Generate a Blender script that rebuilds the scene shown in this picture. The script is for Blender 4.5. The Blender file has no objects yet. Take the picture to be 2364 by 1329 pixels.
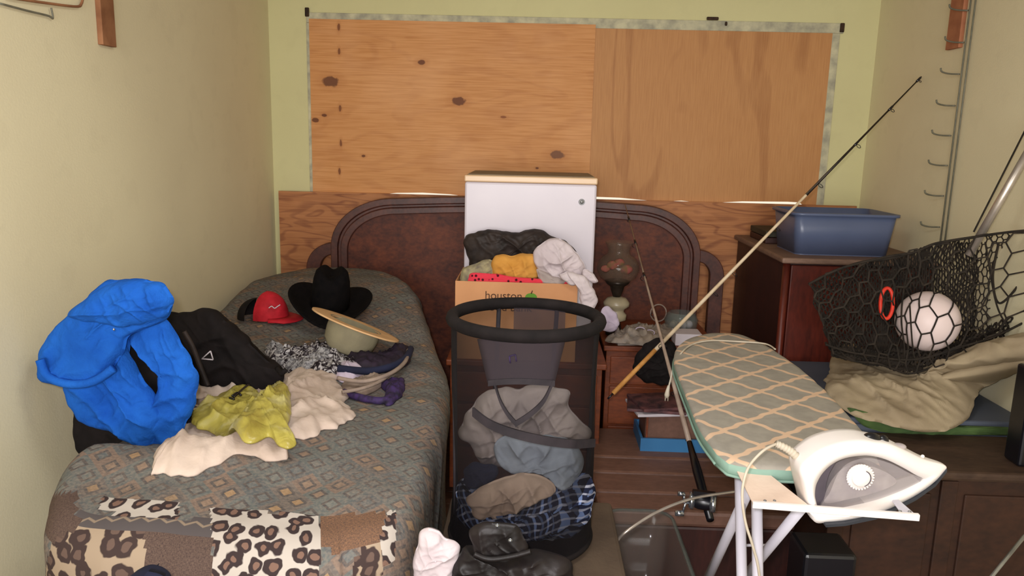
import bpy, bmesh, math, random
from mathutils import Vector, Matrix, noise
random.seed(7)
PI = math.pi
V = Vector
S = bpy.context.scene
COL = S.collection

# ------------------------------------------------------------ camera
F, W, H = 1800.0, 2364.0, 1329.0
pit, rol, yaw = math.radians(10.8), math.radians(1.4), math.radians(1.5)
EYE = V((0, 0, 1.55))
fw = V((-math.sin(yaw)*math.cos(pit), math.cos(yaw)*math.cos(pit), -math.sin(pit)))
rt = V((math.cos(yaw), math.sin(yaw), 0)); up = rt.cross(fw)
rt, up = rt*math.cos(rol)+up*math.sin(rol), up*math.cos(rol)-rt*math.sin(rol)
cd = bpy.data.cameras.new('camera'); cam = bpy.data.objects.new('camera', cd); COL.objects.link(cam)
M3 = Matrix((rt, up, -fw)).transposed()
cam.matrix_world = Matrix.Translation(EYE) @ M3.to_4x4()
cd.sensor_width = 36; cd.lens = 36*F/W; cd.clip_start = .05
S.camera = cam

# ------------------------------------------------------------ light, exposure
S.view_settings.view_transform = 'Standard'; S.view_settings.look = 'None'
S.view_settings.gamma = 1; S.view_settings.use_curve_mapping = False
S.view_settings.exposure = -0.22
wd = bpy.data.worlds.new('world'); S.world = wd; wd.use_nodes = True
bg = wd.node_tree.nodes['Background']; bg.inputs[0].default_value = (1, .90, .72, 1); bg.inputs[1].default_value = 1.2
def area(name, loc, target, size, power, col, sy=None):
    l = bpy.data.lights.new(name, 'AREA'); l.size = size; l.energy = power; l.color = col
    if sy: l.shape = 'RECTANGLE'; l.size_y = sy
    o = bpy.data.objects.new(name, l); COL.objects.link(o); o.location = loc
    o.rotation_euler = (V(target)-V(loc)).to_track_quat('-Z', 'Y').to_euler(); return o
area('camera_flash', (-.05, -.02, 1.62), (-.05, 3, 1.25), .06, 32, (1, .95, 1))
area('rear_fill_light', (-.2, -4.0, 1.6), (0, 4, 1.3), 3.4, 262, (.985, .985, .98), 2.2)  # broad unseen fill added behind the camera to even out front and back
area('overhead_fill_light', (0, 1.5, 2.42), (0, 1.5, 0), .5, 15, (.97, .98, .95))  # unseen overhead fill, added to lift the side walls

# ------------------------------------------------------------ helpers
def proj(p):
    d = V(p)-EYE; z = d.dot(fw); return (1182+F*d.dot(rt)/z, 664.5-F*d.dot(up)/z)
def ray(px, py): return rt*((px-1182)/F)-up*((py-664.5)/F)+fw
def P(px, py, ax, v):
    d = ray(px, py); return EYE+d*((v-EYE[ax])/d[ax])
def PY(px, py, y): return P(px, py, 1, y)
def PZ(px, py, z): return P(px, py, 2, z)
def PX(px, py, x): return P(px, py, 0, x)

def lin(c):
    return tuple((x/12.92 if x <= .04045 else ((x+.055)/1.055)**2.4) for x in [v/255 for v in c])+(1,)

class NT:
    def __init__(s, name, rough=.7, spec=.3):
        s.m = bpy.data.materials.new(name); s.m.use_nodes = True; s.t = s.m.node_tree
        s.b = s.t.nodes['Principled BSDF']; s.b.inputs['Roughness'].default_value = rough
        s.b.inputs['Specular IOR Level'].default_value = spec; s._c = None
    def n(s, typ, **k):
        o = s.t.nodes.new(typ)
        for a, b in k.items(): setattr(o, a, b)
        return o
    def l(s, a, b): s.t.links.new(a, b)
    def put(s, sock, v):
        if v is None: return
        if hasattr(v, 'is_output') or isinstance(v, bpy.types.NodeSocket): s.l(v, sock)
        else: sock.default_value = v
    def co(s, kind='Object'):
        if not s._c: s._c = s.n('ShaderNodeTexCoord')
        return s._c.outputs[kind]
    def map(s, vec, sc=(1, 1, 1), rot=(0, 0, 0), loc=(0, 0, 0)):
        m = s.n('ShaderNodeMapping'); s.l(vec, m.inputs[0]); m.inputs['Scale'].default_value = sc
        m.inputs['Rotation'].default_value = rot; m.inputs['Location'].default_value = loc; return m.outputs[0]
    def noise(s, vec, sc=5, det=4, dist=0, out=0):
        m = s.n('ShaderNodeTexNoise'); s.l(vec, m.inputs['Vector']); m.inputs['Scale'].default_value = sc
        m.inputs['Detail'].default_value = det; m.inputs['Distortion'].default_value = dist; return m.outputs[out]
    def math(s, op, a, b=None, c=None):
        m = s.n('ShaderNodeMath', operation=op); s.put(m.inputs[0], a); s.put(m.inputs[1], b); s.put(m.inputs[2], c); return m.outputs[0]
    def ramp(s, f, stops, const=False):
        r = s.n('ShaderNodeValToRGB'); s.put(r.inputs[0], f); e = r.color_ramp.elements
        if const: r.color_ramp.interpolation = 'CONSTANT'
        while len(e) < len(stops): e.new(.5)
        for i, (p, c) in enumerate(stops): e[i].position = p; e[i].color = c if len(c) == 4 else lin(c)
        return r.outputs[0]
    def mix(s, f, a, b, mode='MIX'):
        m = s.n('ShaderNodeMix', data_type='RGBA', blend_type=mode); s.put(m.inputs[0], f)
        s.put(m.inputs[6], lin(a) if isinstance(a, tuple) and len(a) == 3 else a)
        s.put(m.inputs[7], lin(b) if isinstance(b, tuple) and len(b) == 3 else b); return m.outputs[2]
    def sep(s, v):
        m = s.n('ShaderNodeSeparateXYZ'); s.l(v, m.inputs[0]); return m.outputs
    def comb(s, x, y, z=0.):
        m = s.n('ShaderNodeCombineXYZ'); s.put(m.inputs[0], x); s.put(m.inputs[1], y); s.put(m.inputs[2], z); return m.outputs[0]
    def bump(s, h, st=.3, d=.01):
        b = s.n('ShaderNodeBump'); s.l(h, b.inputs['Height']); b.inputs['Strength'].default_value = st
        b.inputs['Distance'].default_value = d; s.l(b.outputs[0], s.b.inputs['Normal'])
    def col(s, c): s.put(s.b.inputs['Base Color'], c); return s

def mat(name, c, c2=None, sc=12, rough=.75, bump=.15, bsc=60, metal=0, spec=.3, bd=.004, trans=0, det=4):
    k = NT(name, rough, spec); v = k.co()
    c2 = c2 or tuple(x*.82 for x in c)
    k.col(k.ramp(k.noise(v, sc, det), [(.32, c2), (.68, c)]))
    if bump: k.bump(k.noise(v, bsc, 3), bump, bd)
    k.b.inputs['Metallic'].default_value = metal
    if trans: k.b.inputs['Transmission Weight'].default_value = trans
    return k.m

def tag(o, label=None, cat=None, group=None, kind=None):
    if label: o['label'] = label
    if cat: o['category'] = cat
    if group: o['group'] = group
    if kind: o['kind'] = kind
    return o
def thing(name, loc, label, cat, group=None):
    o = bpy.data.objects.new(name, None); COL.objects.link(o); o.location = loc; o.empty_display_size = .05
    return tag(o, label, cat, group)
def mk(name, vs, fs, m, parent=None, smooth=True, keep=False, weld=False):
    me = bpy.data.meshes.new(name); me.from_pydata([tuple(v) for v in vs], [], fs); me.update()
    ms = m if isinstance(m, (list, tuple)) else [m]
    for q in ms: me.materials.append(q)
    bm = bmesh.new(); bm.from_mesh(me)
    if weld: bmesh.ops.remove_doubles(bm, verts=bm.verts, dist=1e-5)
    bmesh.ops.recalc_face_normals(bm, faces=bm.faces); bm.to_mesh(me); bm.free()
    if smooth:
        for p in me.polygons: p.use_smooth = True
    o = bpy.data.objects.new(name, me); COL.objects.link(o)
    if parent is not None:
        o.parent = parent; off = root_loc(parent); me.transform(Matrix.Translation(-off))
    elif not keep:
        xs = [v.co for v in me.vertices]
        c = V(((min(v.x for v in xs)+max(v.x for v in xs))/2, (min(v.y for v in xs)+max(v.y for v in xs))/2, min(v.z for v in xs)))
        me.transform(Matrix.Translation(-c)); o.location = c
    return o
def root_loc(o):
    l = V(o.location)
    while o.parent: o = o.parent; l += V(o.location)
    return l
def bev(o, w=.004, seg=2, ang=35):
    b = o.modifiers.new('bevel', 'BEVEL'); b.width = w; b.segments = seg; b.limit_method = 'ANGLE'; b.angle_limit = math.radians(ang)
    for p in o.data.polygons: p.use_smooth = False
    return o
class MB:
    def __init__(s): s.v = []; s.f = []
    def add(s, vs, fs):
        n = len(s.v); s.v += [V(x) for x in vs]; s.f += [tuple(i+n for i in f) for f in fs]
    def box(s, x0, x1, y0, y1, z0, z1, M=None):
        vs = [V((x, y, z)) for z in (z0, z1) for y in (y0, y1) for x in (x0, x1)]
        if M is not None: vs = [M@v for v in vs]
        s.add(vs, [(0, 2, 3, 1), (4, 5, 7, 6), (0, 1, 5, 4), (2, 6, 7, 3), (0, 4, 6, 2), (1, 3, 7, 5)])
    def tube(s, pts, r, n=10, caps=True):
        pts = [V(p) for p in pts]; rs = r if isinstance(r, (list, tuple)) else [r]*len(pts); rings = []
        prev = None
        for i, p in enumerate(pts):
            t = (pts[min(i+1, len(pts)-1)]-pts[max(i-1, 0)]).normalized()
            if prev is None:
                a = V((0, 0, 1)) if abs(t.z) < .9 else V((1, 0, 0)); u = t.cross(a).normalized()
            else: u = (prev-t*prev.dot(t)).normalized()
            prev = u; w = t.cross(u)
            rings.append([p+(u*math.cos(2*PI*k/n)+w*math.sin(2*PI*k/n))*rs[i] for k in range(n)])
        vs = [v for q in rings for v in q]; fs = []
        for i in range(len(rings)-1):
            for k in range(n): fs.append((i*n+k, i*n+(k+1) % n, (i+1)*n+(k+1) % n, (i+1)*n+k))
        if caps: fs += [tuple(range(n))[::-1], tuple((len(rings)-1)*n+k for k in range(n))]
        s.add(vs, fs)
    def lathe(s, prof, c=(0, 0, 0), n=32, M=None, sx=1, sy=1, fn=None):
        c = V(c); vs = []; fs = []
        for (r, z) in prof:
            for k in range(n):
                a = 2*PI*k/n; v = V((r*sx*math.cos(a), r*sy*math.sin(a), z))
                if fn: v = fn(v, a)
                if M is not None: v = M@v
                vs.append(c+v)
        for i in range(len(prof)-1):
            for k in range(n): fs.append((i*n+k, i*n+(k+1) % n, (i+1)*n+(k+1) % n, (i+1)*n+k))
        s.add(vs, fs)
    def prism(s, poly, dvec):
        n = len(poly); poly = [V(p) for p in poly]; d = V(dvec)
        s.add(poly+[p+d for p in poly], [tuple(range(n)), tuple(range(n, 2*n))[::-1]]+[(i, (i+1) % n, n+(i+1) % n, n+i) for i in range(n)])
    def mk(s, name, m, parent=None, **k): return mk(name, s.v, s.f, m, parent, **k)
def boxo(name, b, m, parent=None, bv=.004, M=None, **k):
    q = MB(); q.box(*b, M=M); o = q.mk(name, m, parent, smooth=False, **k)
    if bv: bev(o, bv)
    return o
def tubeo(name, pts, r, m, parent=None, n=10, **k):
    q = MB(); q.tube(pts, r, n); return q.mk(name, m, parent, **k)
def smoothpts(pts, n, closed=False):
    L = len(pts); out = []; pts = [V(p) for p in pts]
    segs = L if closed else L-1
    for k in range(n):
        t = k/n*segs if closed else k/(n-1)*segs
        i = min(int(t), segs-1); f = t-i
        g = (lambda j: pts[j % L]) if closed else (lambda j: pts[max(0, min(L-1, j))])
        a, b, c, d = g(i-1), g(i), g(i+1), g(i+2)
        out.append(.5*((2*b)+(c-a)*f+(2*a-5*b+4*c-d)*f*f+(3*b-a-3*c+d)*f**3))
    return out
def ridg(v):
    w = V((noise.noise(v*.6+V((3, 1, 7))), noise.noise(v*.6+V((9, 4, 2))), noise.noise(v*.6+V((5, 8, 1)))))*1.3
    return 1-2.2*abs(noise.noise(v+w))
def crease(p, sd, k):
    t = 0.
    for j, (dx, dy, dz, a) in enumerate(((1, .25, .6, 1), (-.35, .3, 1, .8), (.7, .8, -.75, .6))):
        ph = k*(dx*p.x+dy*p.y+dz*p.z)+2.6*noise.noise(p*(k*.22)+sd*(j+1))+sd.x*j
        m = max(0., .5+1.4*noise.noise(p*(k*.16)+sd*(j+2.3)))
        t += a*m*(1-abs(math.sin(ph)))**2.2
    return t
def puff(name, out, plane, th, m, parent=None, back=None, fold=.012, fs=14, seed=0, n=140, rings=26, pw=2.5, center=None,
         wob=.006, base=None, lift=0, stretch=None, keep=False, mats=None, kind=None):
    """crumpled cloth or soft bag with a front and a back surface; out = outline, plane = ('Y',v) ('Z',v) ('X',v) or fn(px,py)->point"""
    if callable(plane): f = plane; a = f(*out[0]); b = f(*out[len(out)//3]); c = f(*out[2*len(out)//3]); N = (b-a).cross(c-a).normalized()
    elif plane:
        ax = 'XYZ'.index(plane[0]); f = lambda x, y: P(x, y, ax, plane[1]); N = V([0, 0, 0]); N[ax] = 1
    if base:
        def f(x, y):
            z = .75
            for _ in range(12):
                p = PZ(x, y, z); z = .5*z+.5*(base(p.x, p.y)+lift)
            return p
        N = V((0, 0, 1))
    w = [f(x, y) for x, y in out]
    cen = f(*center) if center else sum(w, V((0, 0, 0)))/len(w)
    if N.dot(EYE-cen) < 0: N = -N
    bd = smoothpts(w, n, True); sd = V((seed*3.1, seed*7.7, seed*1.3))
    bd = [b+(b-cen).normalized()*wob*noise.noise(b*30+sd)*1.5 for b in bd]
    back = th*.6 if back is None else back
    vs = []; fc = []
    def surf(sign, t):
        st = len(vs)
        for i in range(1, rings+1):
            r = i/rings
            for b in bd:
                p = cen+(b-cen)*r; e = max(0, 1-r**pw)**.5
                q = p.copy()
                if stretch: q = V((q.x*stretch[0], q.y*stretch[1], q.z*stretch[2]))
                h = t*e*(.75+.5*noise.noise(q*6+sd))
                if sign > 0: h += fold*(crease(q, sd, fs*3.2)*1.15+.55*crease(q+V((.3, .1, .2)), sd*1.7, fs*6.5)+.25*ridg(q*fs*1.6+sd))*(1-r**10)+fold*.25*noise.noise(q*30+sd)
                if base:
                    zb = base(p.x, p.y)
                    p = V((p.x, p.y, zb+(h+.006 if sign > 0 else .002)))
                    vs.append(p)
                else: vs.append(p+N*h*sign)
        vs.append(V((cen.x, cen.y, base(cen.x, cen.y)+(t if sign > 0 else -.01))) if base else cen+N*t*sign)
        ci = len(vs)-1
        for i in range(rings-1):
            for k in range(n):
                a = st+i*n+k; b2 = st+i*n+(k+1) % n; fc.append((a, b2, b2+n, a+n))
        for k in range(n): fc.append((ci, st+(k+1) % n, st+k))
        return st+(rings-1)*n
    a = surf(1, th); b = surf(-1, back)
    for k in range(n): fc.append((a+k, a+(k+1) % n, b+(k+1) % n, b+k))
    o = mk(name, vs, fc, mats or m, parent, keep=keep)
    return o

# ------------------------------------------------------------ materials
def wallmat(name, c, c2):
    k = NT(name, .85, .15); v = k.co(); a = k.ramp(k.noise(v, 1.6, 5), [(.3, c2), (.7, c)])
    b = k.ramp(k.noise(v, 9, 6), [(.36, (120, 110, 85)), (.42, c)])
    k.col(k.mix(.03, a, b)); k.bump(k.noise(v, 140, 3), .12, .003); return k.m
M_wall = wallmat('painted_wall', (206, 200, 152), (197, 190, 143))
M_wside = wallmat('painted_side_wall', (228, 219, 184), (219, 209, 175))
M_ceil = mat('ceiling_paint', (214, 210, 198))
def plywood(name, base, dark, light, horiz, k1, knots, freq=3.2, cont=1.):
    k = NT(name, .6, .3); v = k.co()
    sc = (.9, 1, 3.2) if horiz else (3.4, 1, .75)
    big = k.noise(k.map(v, sc), freq*.5, 2, .6)
    s1 = k.math('SINE', k.math('MULTIPLY', big, k1))
    s1 = k.math('MULTIPLY_ADD', s1, .5, .5)
    fine = k.noise(k.map(v, (1, 1, 30) if horiz else (40, 1, 1.5)), 5, 4)
    c = k.ramp(s1, [(.0, dark), (.35, base), (1, base)])
    c = k.mix(k.math('MULTIPLY', cont, .8), base, c)
    c = k.mix(k.ramp(k.noise(v, 2.6, 3), [(.5, (0, 0, 0)), (.75, (190, 190, 190))]), c, light)
    c = k.mix(.25, c, k.ramp(fine, [(.35, dark), (.6, light)]))
    for (x, z, rx, rz, kc) in knots:
        d = k.n('ShaderNodeVectorMath', operation='LENGTH')
        k.l(k.map(v, (1/rx, 0, 1/rz), loc=(-x/rx, 0, -z/rz)), d.inputs[0])
        dd = k.math('MULTIPLY', k.math('ADD', d.outputs['Value'], k.math('MULTIPLY', k.math('SUBTRACT', k.noise(v, 40, 3), .5), .9)), .333)
        c = k.mix(k.ramp(dd, [(.3, (255, 255, 255)), (.39, (0, 0, 0))]), c, kc)
        c = k.mix(k.math('MULTIPLY', .35, k.ramp(dd, [(.33, (255, 255, 255)), (.85, (0, 0, 0))])), c, dark)
    k.col(c); k.bump(fine, .15, .002); return k.m
def kn(px, py, r, c=(58, 22, 14), asp=.6):
    p = PY(px, py, 4.17); return (p.x, p.z, r, r*asp, c)
M_ply1 = plywood('plywood_knotty', (194, 134, 76), (158, 96, 48), (216, 162, 112), True, 34,
                 [kn(762, 188, .04, (62, 36, 28)), kn(973, 143, .02), kn(1059, 233, .033), kn(748, 266, .013), kn(727, 277, .018),
                  kn(1162, 270, .014, (120, 66, 30), .4), kn(1287, 357, .034, (92, 66, 52)), kn(1240, 388, .009), kn(781, 62, .007, (96, 52, 26), 2.4), kn(782, 118, .006, (96, 52, 26), 2.6), kn(784, 250, .007, (96, 52, 26), 2.4), kn(786, 330, .006, (96, 52, 26), 3), kn(783, 395, .006, (96, 52, 26), 3), kn(838, 360, .01)], 3.2, .35)
M_ply2 = plywood('plywood_plain', (182, 130, 80), (150, 98, 56), (188, 138, 88), False, 20, [], 2.6, .8)
M_ply3 = plywood('plywood_striped', (166, 108, 64), (118, 66, 38), (188, 130, 86), True, 60, [], 4, 1.)
M_trim = mat('chalky_white_trim', (196, 190, 158), (150, 146, 128), 20, bump=.3)
M_patch = mat('brown_patch', (66, 44, 26), (34, 22, 14), 40)
M_strip = mat('orange_wood', (178, 118, 84), (152, 96, 68), 14)
M_strip2 = mat('dusty_pine', (160, 112, 78), (128, 84, 56), 14)
def woodmat(name, c, c2, rough=.4, sc=(1, 1, 1), k1=14, spec=.4, bump=.1):
    k = NT(name, rough, spec); v = k.co(); b = k.noise(k.map(v, sc), 4, 5, 1.2)
    k.col(k.mix(.5, k.ramp(b, [(.35, c2), (.65, c)]), k.ramp(k.noise(k.map(v, tuple(x*4 for x in sc)), 8, 3), [(.3, c2), (.7, c)])))
    k.bump(b, bump, .003); return k.m
M_burl = woodmat('burl_veneer', (112, 58, 36), (58, 30, 26), .55, (1.5, 1, 2.2), spec=.25)
M_hbf = woodmat('headboard_walnut', (92, 50, 38), (56, 30, 26), .45, (2, 1, 2))
M_dres = woodmat('mahogany', (100, 36, 22), (64, 22, 14), .4, (3, 3, .8))
M_drsd = woodmat('dark_mahogany', (62, 28, 22), (40, 18, 15), .5, (3, 3, .8))
M_drtop = woodmat('worn_dusty_top', (134, 106, 90), (104, 80, 66), .6, (1, 3, 3))
M_chest = woodmat('dark_walnut', (64, 40, 28), (42, 28, 22), .6, (1.2, 1.2, 2), spec=.25)
M_chtop = woodmat('dusty_walnut_top', (76, 58, 46), (54, 40, 32), .6, (1.2, 3, 2), spec=.2)
M_table = woodmat('orange_oak', (140, 70, 34), (96, 46, 26), .5, (1, 2, 3))
M_floor = woodmat('brown_floor', (96, 64, 46), (62, 42, 32), .55, (1, 6, 1), spec=.3)
M_vinyl = woodmat('brown_vinyl', (122, 88, 74), (98, 70, 58), .5, (1.5, 4, 1.5), spec=.35)
M_white = mat('white_enamel', (212, 204, 212), (204, 196, 205), 3, .35, .02, spec=.4)
M_cream = mat('cream_plastic', (222, 190, 152), (214, 180, 142), 3, .35, .02, spec=.5)
M_frtop = mat('dusty_top', (150, 132, 108), (134, 116, 94), 8)
M_dull = mat('grey_metal', (150, 150, 150), (120, 120, 120), 10, .4, 0, metal=.6)
M_card = mat('cardboard', (206, 150, 106), (192, 138, 96), 6, .85, .08)
M_ink = mat('brown_ink', (92, 62, 44), None, 10)
M_green = mat('green_ink', (96, 150, 50), None, 10)
M_red = mat('red_cotton', (190, 30, 44), (160, 20, 32), 30)
M_black = mat('black_cloth', (30, 25, 25), (20, 17, 17), 20, .85, .3, spec=.15)
M_blkfelt = mat('black_felt', (17, 14, 14), (9, 8, 9), 40, .95, .2, spec=.08)
M_leather = mat('black_leather', (34, 28, 28), (20, 17, 17), 14, .5, .25, 50, spec=.3)
M_brkleather = mat('dark_brown_leather', (58, 48, 44), (30, 25, 24), 16, .6, .3, 60, spec=.25)
M_blue = mat('blue_fleece', (34, 98, 190), (24, 78, 166), 9, .95, .5, 120, spec=.1)
M_cloth = mat('cream_cotton', (202, 184, 170), (178, 158, 144), 8, .9, .25, 90)
M_whitec = mat('white_cotton', (208, 196, 198), (188, 174, 178), 8, .9, .3, 80)
M_tan = mat('tan_straw', (206, 166, 120), (188, 148, 104), 16, .8, .25, 200)
M_tanc = mat('tan_crown', (140, 132, 104), (120, 112, 90), 10, .85, .25, 120)
M_yel = mat('yellow_cotton', (214, 158, 78), (190, 130, 52), 10, .9)
M_greyc = mat('grey_cotton', (176, 162, 156), (146, 134, 132), 7, .9, .3, 60)
M_bluegrey = mat('blue_grey_cotton', (160, 168, 178), (134, 140, 152), 7, .9, .3, 60)
M_khaki = mat('tan_trousers', (192, 168, 148), (168, 144, 128), 8, .9, .3, 60)
M_navy = mat('navy_cotton', (30, 34, 58), (20, 22, 40), 10, .9)
M_olive = mat('khaki_brown_fabric', (96, 80, 64), (78, 64, 52), 8, .85, .2)
M_purple = mat('purple_lace', (62, 42, 92), (30, 24, 40), 40, .75, .3)
M_beige = mat('beige_elastic', (150, 132, 118), (120, 104, 94), 20, .8)
M_lilac = mat('lilac_white', (204, 190, 206), (180, 166, 184), 20, .8)
M_blkpl = mat('black_plastic', (18, 18, 24), None, 10, .3, 0, spec=.5)
M_tub = mat('blue_plastic', (86, 96, 124), (78, 88, 115), 4, .35, .03, spec=.5)
M_tubin = M_tub
M_blubox = mat('bright_blue_plastic', (60, 120, 170), (52, 106, 154), 4, .45, .03)
M_bgbox = mat('blue_grey_plastic', (86, 92, 104), (74, 80, 92), 4, .5, .03)
M_gcloth = mat('green_cloth', (74, 96, 50), (52, 72, 40), 12, .9)
M_drape = mat('grey_beige_canvas', (166, 150, 122), (142, 126, 102), 5, .9, .2, 90)
M_tube = mat('white_powder_coat', (208, 205, 216), (198, 194, 206), 5, .35, .02, spec=.4)
M_ironw = mat('white_plastic', (238, 232, 228), (230, 222, 218), 4, .35, 0, spec=.5)
M_irong = mat('smoked_tank_plastic', (188, 178, 174), (150, 140, 142), 26, .25, 0, spec=.5)
M_irond = mat('grey_grip', (84, 76, 84), (70, 64, 72), 18, .5, 0)
M_sole = mat('dark_soleplate', (70, 74, 84), (50, 54, 62), 12, .3, 0, metal=.5)
M_cord = mat('cream_cord', (196, 186, 168), (178, 166, 146), 20, .6)
M_rod1 = mat('cream_rod_blank', (214, 194, 164), (192, 168, 134), 20, .4, 0)
M_rodg = mat('cork_handle', (204, 150, 84), (180, 122, 60), 40, .7)
M_rod2 = mat('grey_rod_blank', (176, 156, 140), (144, 124, 110), 20, .4, 0)
M_chrome = mat('chrome', (200, 205, 215), (150, 155, 165), 10, .18, 0, metal=.9)
M_alu = mat('brushed_aluminium', (196, 186, 176), (170, 160, 150), 20, .35, .02, metal=.7)
M_net = mat('black_net_cord', (46, 38, 30), (24, 20, 16), 30, .9, 0)
M_ball = mat('white_ball', (226, 208, 204), (218, 198, 194), 8, .45, .03, spec=.4)
M_redr = mat('red_plastic_ring', (214, 60, 40), (190, 40, 28), 10, .4, 0)
M_wire = mat('grey_wire', (118, 116, 100), (100, 98, 84), 30, .5, 0)
M_lampb = mat('cream_ceramic', (176, 164, 136), (154, 142, 116), 8, .3, 0, spec=.5)
M_brass = mat('tarnished_metal', (58, 48, 40), (36, 30, 26), 16, .35, 0, metal=.5)
M_paper = mat('white_paper', (206, 198, 204), (186, 178, 184), 6, .8, .05)
M_greyp = mat('grey_papers', (160, 146, 132), (120, 112, 106), 24, .8)
M_mag = mat('magazine_covers', (110, 70, 70), (50, 40, 46), 26, .5)
M_lime = mat('lime_plastic', (120, 200, 60), (104, 184, 48), 6, .5, 0)
M_rose = mat('dried_flowers', (136, 66, 64), (98, 78, 50), 46, .9)
M_dgreen = mat('dark_green_cover', (62, 58, 44), (42, 40, 32), 10, .6)

def glassmat(name, c, alpha, rough=.1):
    k = NT(name, rough, .5); k.b.inputs['Base Color'].default_value = lin(c); k.b.inputs['Alpha'].default_value = alpha; return k.m
M_glass = glassmat('smoky_glass', (110, 92, 78), .22, .04)
M_clear = glassmat('clear_plastic', (130, 120, 112), .2, .12)
M_clearlid = glassmat('clear_plastic_rim', (120, 130, 124), .4, .15)
M_tank = glassmat('clear_grey_tank', (176, 168, 170), .4, .1)
def meshmat(name, c, alpha):
    k = NT(name, .8, .2); v = k.co('UV')
    k.b.inputs['Base Color'].default_value = lin(c)
    lw = k.n('ShaderNodeLayerWeight'); lw.inputs[0].default_value = .5
    k.put(k.b.inputs['Alpha'], k.math('MULTIPLY_ADD', k.math('POWER', lw.outputs['Facing'], 1.6), .95-alpha, k.math('MULTIPLY_ADD', k.noise(k.co(), 20, 2), .1, alpha-.08))); return k.m
M_mesh = meshmat('black_mesh_fabric', (22, 19, 22), .5)
M_mesh2 = meshmat('grey_mesh_pocket', (54, 47, 52), .74)
M_ply_y = None
def yellowbag():
    k = NT('thin_yellow_plastic', .3, .5); v = k.co()
    k.col(k.ramp(k.noise(v, 9, 4, .6), [(.3, (158, 142, 60)), (.52, (188, 176, 84)), (.72, (218, 210, 156))]))
    k.bump(k.noise(v, 22, 5, .8), .5, .01); k.b.inputs['Alpha'].default_value = .8; return k.m
M_yb = yellowbag()
def plaid():
    k = NT('blue_plaid_flannel', .9, .1); v = k.co(); a = k.noise(v, 5, 3, 0, 1)
    m = k.n('ShaderNodeVectorMath', operation='ADD'); mm = k.n('ShaderNodeVectorMath', operation='SCALE')
    k.l(a, mm.inputs[0]); mm.inputs['Scale'].default_value = .1; k.l(v, m.inputs[0]); k.l(mm.outputs[0], m.inputs[1])
    s = k.sep(k.map(m.outputs[0], (1, 1, 1), (.5, .3, .7)))
    fx = k.math('SINE', k.math('MULTIPLY', s[0], 330)); fz = k.math('SINE', k.math('MULTIPLY', s[2], 330))
    c = k.mix(k.ramp(fx, [(.3, (0, 0, 0)), (.5, (255, 255, 255))]), (26, 30, 50), (112, 132, 176))
    c = k.mix(k.math('MULTIPLY', k.ramp(fz, [(.5, (0, 0, 0)), (.7, (255, 255, 255))]), .6), c, (196, 198, 214))
    c = k.mix(k.ramp(k.math('SINE', k.math('MULTIPLY', s[0], 165)), [(.1, (200, 200, 200)), (.4, (0, 0, 0))]), c, (22, 26, 44))
    c = k.mix(k.ramp(k.noise(v, 7, 2), [(.42, (0, 0, 0)), (.6, (170, 170, 170))]), c, (22, 24, 34))
    k.col(c); return k.m
M_plaid = plaid()
def paisley():
    k = NT('black_white_paisley', .85, .1); v = k.co()
    k.col(k.ramp(k.noise(v, 34, 2, 2.5), [(.42, (30, 24, 28)), (.5, (90, 84, 88)), (.56, (176, 172, 172))])); return k.m
M_pais = paisley()
def speckle():
    k = NT('grey_print', .85, .1); v = k.co()
    k.col(k.ramp(k.noise(v, 90, 2, 1), [(.4, (90, 88, 92)), (.6, (160, 158, 158))])); return k.m
M_spk = speckle()
def redprint():
    k = NT('red_dotted', .85, .1); vo = k.n('ShaderNodeTexVoronoi'); k.l(k.co(), vo.inputs['Vector']); vo.inputs['Scale'].default_value = 45
    k.col(k.ramp(vo.outputs[0], [(.2, (70, 20, 30)), (.3, (214, 60, 76))])); return k.m
M_redp = redprint()

# comforter cloths, UV in metres
def cf_diamond():
    k = NT('patchwork_diamond_cloth', .92, .1); uv = k.co('UV')
    d = k.noise(uv, 6, 2, 0, 1)
    vm = k.n('ShaderNodeVectorMath', operation='MULTIPLY_ADD'); k.l(d, vm.inputs[0]); vm.inputs[1].default_value = (.02,)*3; k.l(uv, vm.inputs[2])
    s = k.sep(vm.outputs[0]); sz = 12.5
    a = k.math('MULTIPLY', k.math('ADD', s[0], s[1]), sz); b = k.math('MULTIPLY', k.math('SUBTRACT', s[0], s[1]), sz)
    fa = k.math('FRACT', a); fb = k.math('FRACT', b)
    wn = k.n('ShaderNodeTexWhiteNoise', noise_dimensions='3D'); k.l(k.comb(k.math('FLOOR', a), k.math('FLOOR', b)), wn.inputs['Vector'])
    m = k.math('MAXIMUM', k.math('ABSOLUTE', k.math('SUBTRACT', fa, .5)), k.math('ABSOLUTE', k.math('SUBTRACT', fb, .5)))
    base = k.ramp(wn.outputs['Value'], [(0, (88, 100, 98)), (.3, (106, 96, 88)), (.5, (78, 88, 90)), (.68, (130, 104, 86)), (.85, (94, 104, 100))], True)
    inner = k.ramp(wn.outputs['Value'], [(0, (112, 114, 108)), (.35, (172, 134, 86)), (.5, (92, 102, 102)), (.7, (150, 120, 94)), (.9, (108, 116, 110))], True)
    dark = (60, 55, 54)
    c = k.mix(k.ramp(m, [(.17, (0, 0, 0)), (.2, (255, 255, 255))]), inner, dark)
    c = k.mix(k.ramp(m, [(.29, (0, 0, 0)), (.32, (255, 255, 255))]), c, base)
    c = k.mix(k.ramp(k.noise(uv, 3.2, 3), [(.4, (0, 0, 0)), (.6, (160, 160, 160))]), c, k.ramp(k.noise(uv, 60, 3), [(.4, (74, 76, 78)), (.6, (132, 112, 98))]))
    c = k.mix(.3, c, k.ramp(k.noise(uv, 120, 2), [(.38, (66, 66, 70)), (.62, (146, 128, 112))]))
    k.col(k.mix(.25, c, (122, 116, 112))); k.bump(k.noise(uv, 200, 2), .3, .003); return k.m
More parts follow.
